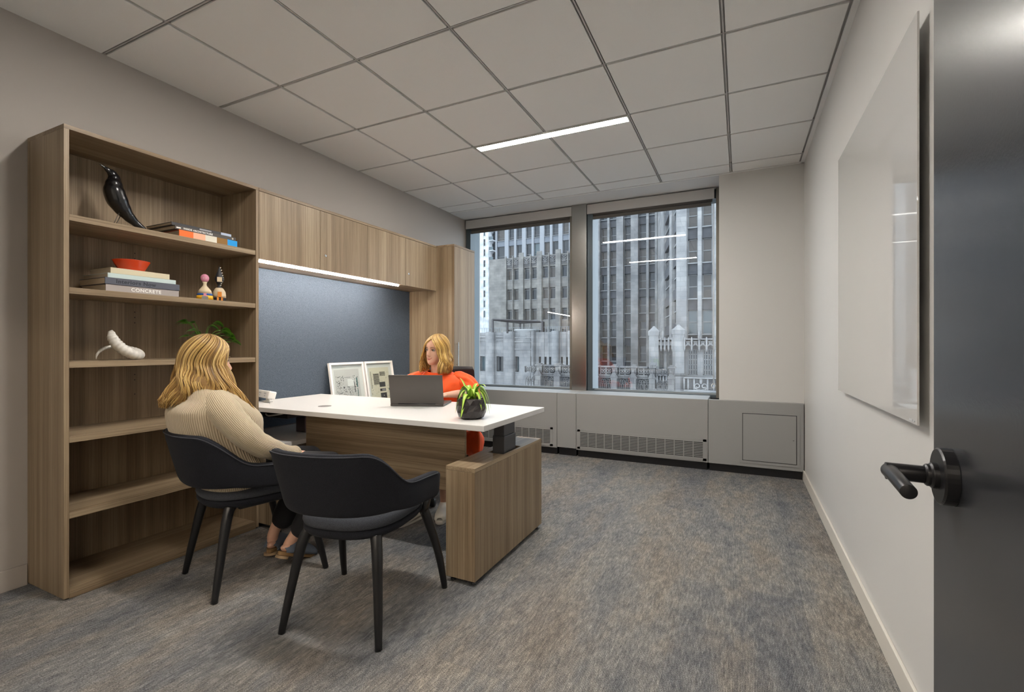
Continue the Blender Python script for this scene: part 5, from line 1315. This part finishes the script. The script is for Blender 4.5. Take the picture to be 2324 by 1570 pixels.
def canopy(v0, v1, n, lab):
    x0, x1 = XT(v0), XT(v1); t = thing('tracery_canopy', lab, 'stone tracery', ((x0+x1)/2, YT, ZT(770)), 0, 'gothic stone tracery canopies')
    yb_ = YT+.6; b = MB(); b.box(x0, x1, yb_-.3, yb_+.2, ZT(592), ZT(578)); wv = (x1-x0)/n
    for k in range(n+1):
        x_ = x0+k*wv; b.tube([(x_, yb_-.25, ZT(770)), (x_, yb_-.3, ZT(730)), (x_, yb_-.3, ZT(580)), (x_, yb_-.3, ZT(552))], [.03, .11, .085, .02], 8)
    for k in range(n):
        xa_, xb_ = x0+k*wv, x0+(k+1)*wv; xm = (xa_+xb_)/2
        for q in range(2):
            o = .12*q
            b.tube(catmull([(xa_, yb_-.15, ZT(745)), (xa_+wv*.12, yb_-.2, ZT(690)), (xm, yb_-.2, ZT(640+q*25))], 8), .05, 6); b.tube(catmull([(xb_, yb_-.15, ZT(745)), (xb_-wv*.12, yb_-.2, ZT(690)), (xm, yb_-.2, ZT(640+q*25))], 8), .05, 6)
        b.tube([(xm+wv*.22*math.cos(j*PI/5), yb_-.18, (ZT(620)+ZT(650))/2+wv*.16*math.sin(j*PI/5)) for j in range(11)], .04, 6)
        b.tube([(xa_, yb_-.15, ZT(600)), (xm, yb_-.15, ZT(640))], .04, 6); b.tube([(xb_, yb_-.15, ZT(600)), (xm, yb_-.15, ZT(640))], .04, 6)
    b.build('tracery', S_LT, t)
    b = MB(); b.box(x0, x1, yb_+.2, yb_+1.0, ZT(740), ZT(590)); b.build('canopy_back', S_DK, t)
    b = MB(); xm = (x0+x1)/2; b.tube([(xm, yb_-.35, ZT(600)), (xm, yb_-.35, ZT(500)), (xm, yb_-.35, ZT(445))], [.12, .09, .015], 8); b.build('pinnacle', S_LT, t)
canopy(995, 1275, 5, 'carved hanging tracery between the two stone turrets')
canopy(1455, 1900, 4, 'carved hanging tracery over the lattice windows at the right edge')
t = thing('lattice_window_wall', 'recessed stone wall with tall lattice windows under the carved tracery', 'building', (XT(1600), YT+1.2, -44.5))
facade(t, [(XT(1045), XT(1130)), (XT(1170), XT(1262)), (XT(1490), XT(1640)), (XT(1722), XT(1870)), (XT(1950), XT(2080))], [(ZT(1125), ZT(735))], XT(930), XT(2300), -44, ZT(735)+.3, YT+1.3, .8, S_LT, glass=(G1,), frames='lattice', recess=.3, back=1.6)
def balcony(v0, v1, vt, lab):
    x0, x1 = XT(v0), XT(v1); t = thing('carved_balcony', lab, 'balcony', ((x0+x1)/2, YT, ZT(1340)), 0, 'carved stone balconies')
    b = MB(); b.box(x0, x1, YT-.4, YT+1.2, ZT(vt+14), ZT(vt)); b.box(x0, x1, YT-.4, YT+1.2, ZT(1345), ZT(1325)); b.build('ledges', S_LT, t)
    b = MB(); b.box(x0+.05, x1-.05, YT-.1, YT+1.1, ZT(1330), ZT(vt+10)); b.build('panel', S_DK, t)
    b = MB(); w_ = x1-x0
    for q in (0, .12, .30, .70, .88, 1): b.tube([(x0+w_*q, YT-.25, ZT(1330)), (x0+w_*q, YT-.25, ZT(vt+10))], .10, 8)
    for s in (-1, 1):
        xm = x0+w_*.5+s*w_*.10; r = w_*.085
        b.tube([(xm+s*r*math.cos(a*PI/8)*(1-a*.035), YT-.22, ZT(1270)+r*math.sin(a*PI/8)*(1-a*.035)) for a in range(-4, 16)], .07, 6)
        b.tube(catmull([(x0+w_*.5, YT-.22, ZT(1325)), (xm+s*r, YT-.22, ZT(1310)), (xm+s*r*1.1, YT-.22, ZT(1275))], 8), .06, 6)
    b.ell((x0+w_*.5, YT-.2, ZT(vt+50)), w_*.05, .12, .35, 8); b.build('scroll_carving', S_LT, t)
balcony(990, 1225, 1118, 'carved scroll balcony between the two stone turrets')
balcony(1460, 1960, 1145, 'carved scroll balcony below the lattice windows at the right edge')
# parapet with pierced panels at the lower left of the right window
YP2 = 46; XP = lambda v: XA(v, YP2, 1330, 6.542, 850); ZP = lambda v, u=1400: ZA(u, 680+v/6.542, YP2)
S_MD = stone('weathered_carved_stone', (.105, .10, .10), (.155, .15, .143), .7, .5, .6)
t = thing('gothic_parapet', 'carved stone parapet with pierced panels and gabled pinnacles, bottom of the right window', 'parapet', (XP(400), YP2, -44.5))
b = MB(); xL, xR = XP(-700), XP(918)
for a, c in ((1010, 985), (1130, 1108), (1350, 1325)): b.box(xL, xR, YP2-.15, YP2+.5, ZP(a), ZP(c))
b.box(xL, xR, YP2-.05, YP2+.5, ZP(1165), ZP(1130)); b.build('rails', S_MD, t)
b = MB(); b.box(xL, xR, YP2+.25, YP2+.6, -44, ZP(1165)); b.box(xL, xR, YP2+.3, YP2+.5, ZP(1110), ZP(1005)); b.build('shadowed_panels', S_DK, t)
for k in range(-4, 4):
    va = 218+k*280; xa_ = XP(va)
    b = MB()
    for q in range(2):
        x0, x1 = XP(va+q*85), XP(va+q*85+80); z0_, z1_ = ZP(1108), ZP(1012)
        for A_, B_ in (((x0, z0_), (x1, z1_)), ((x0, z1_), (x1, z0_))): b.tube([(A_[0], YP2, A_[1]), (B_[0], YP2, B_[1])], .07, 6)
        xm, zm = (x0+x1)/2, (z0_+z1_)/2; b.tube([(xm+.22*math.cos(j*PI/6), YP2-.05, zm+.22*math.sin(j*PI/6)) for j in range(13)], .05, 6)
        b.box(x0-.06, x0+.04, YP2-.1, YP2+.3, z0_, z1_)
        z0_, z1_ = ZP(1325), ZP(1180)
        for cx_ in (.3, .7):
            xm = x0+(x1-x0)*cx_; b.tube(catmull([(xm-.18, YP2+.1, z0_), (xm-.2, YP2+.1, (z0_+z1_)/2), (xm, YP2+.1, z1_), (xm+.2, YP2+.1, (z0_+z1_)/2), (xm+.18, YP2+.1, z0_)], 14), .05, 6)
            b.tube([(xm+.13*math.cos(j*PI/6), YP2+.05, (z0_+z1_)/2+.1+.13*math.sin(j*PI/6)) for j in range(13)], .04, 6)
    b.build('pierced_panel', S_MD, t)
    b = MB(); v0, v1 = va+165, va+270; x0, x1 = XP(v0), XP(v1)
    b.box(x0+.1, x1-.1, YP2-.3, YP2+.4, ZP(1110), ZP(985)); b.box(x0-.02, x1+.02, YP2-.4, YP2+.45, ZP(1000), ZP(978)); b.box((x0+x1)/2-.2, (x0+x1)/2+.2, YP2-.3, YP2+.3, ZP(978), ZP(960)); b.build('merlon', S_MD, t)
    b = MB(); xm = (x0+x1)/2; w_ = (x1-x0)/2
    Mx = Matrix.Translation((0, YP2-.3, 0)) @ Matrix.Rotation(PI/2, 4, 'X')
    b.prism([(xm-w_*.8, ZP(1330)), (xm+w_*.8, ZP(1330)), (xm+w_*.8, ZP(1150)), (xm, ZP(1070)), (xm-w_*.8, ZP(1150))], .35, Mx)
    for s in (-1, 1):
        for q in range(4): b.ell((xm+s*w_*.8*(1-q*.25), YP2-.55, ZP(1150-q*20)), .12, .12, .14, 6)
    b.ell((xm, YP2-.5, ZP(1060)), .14, .14, .2, 6); b.build('gabled_pinnacle', S_MD, t)
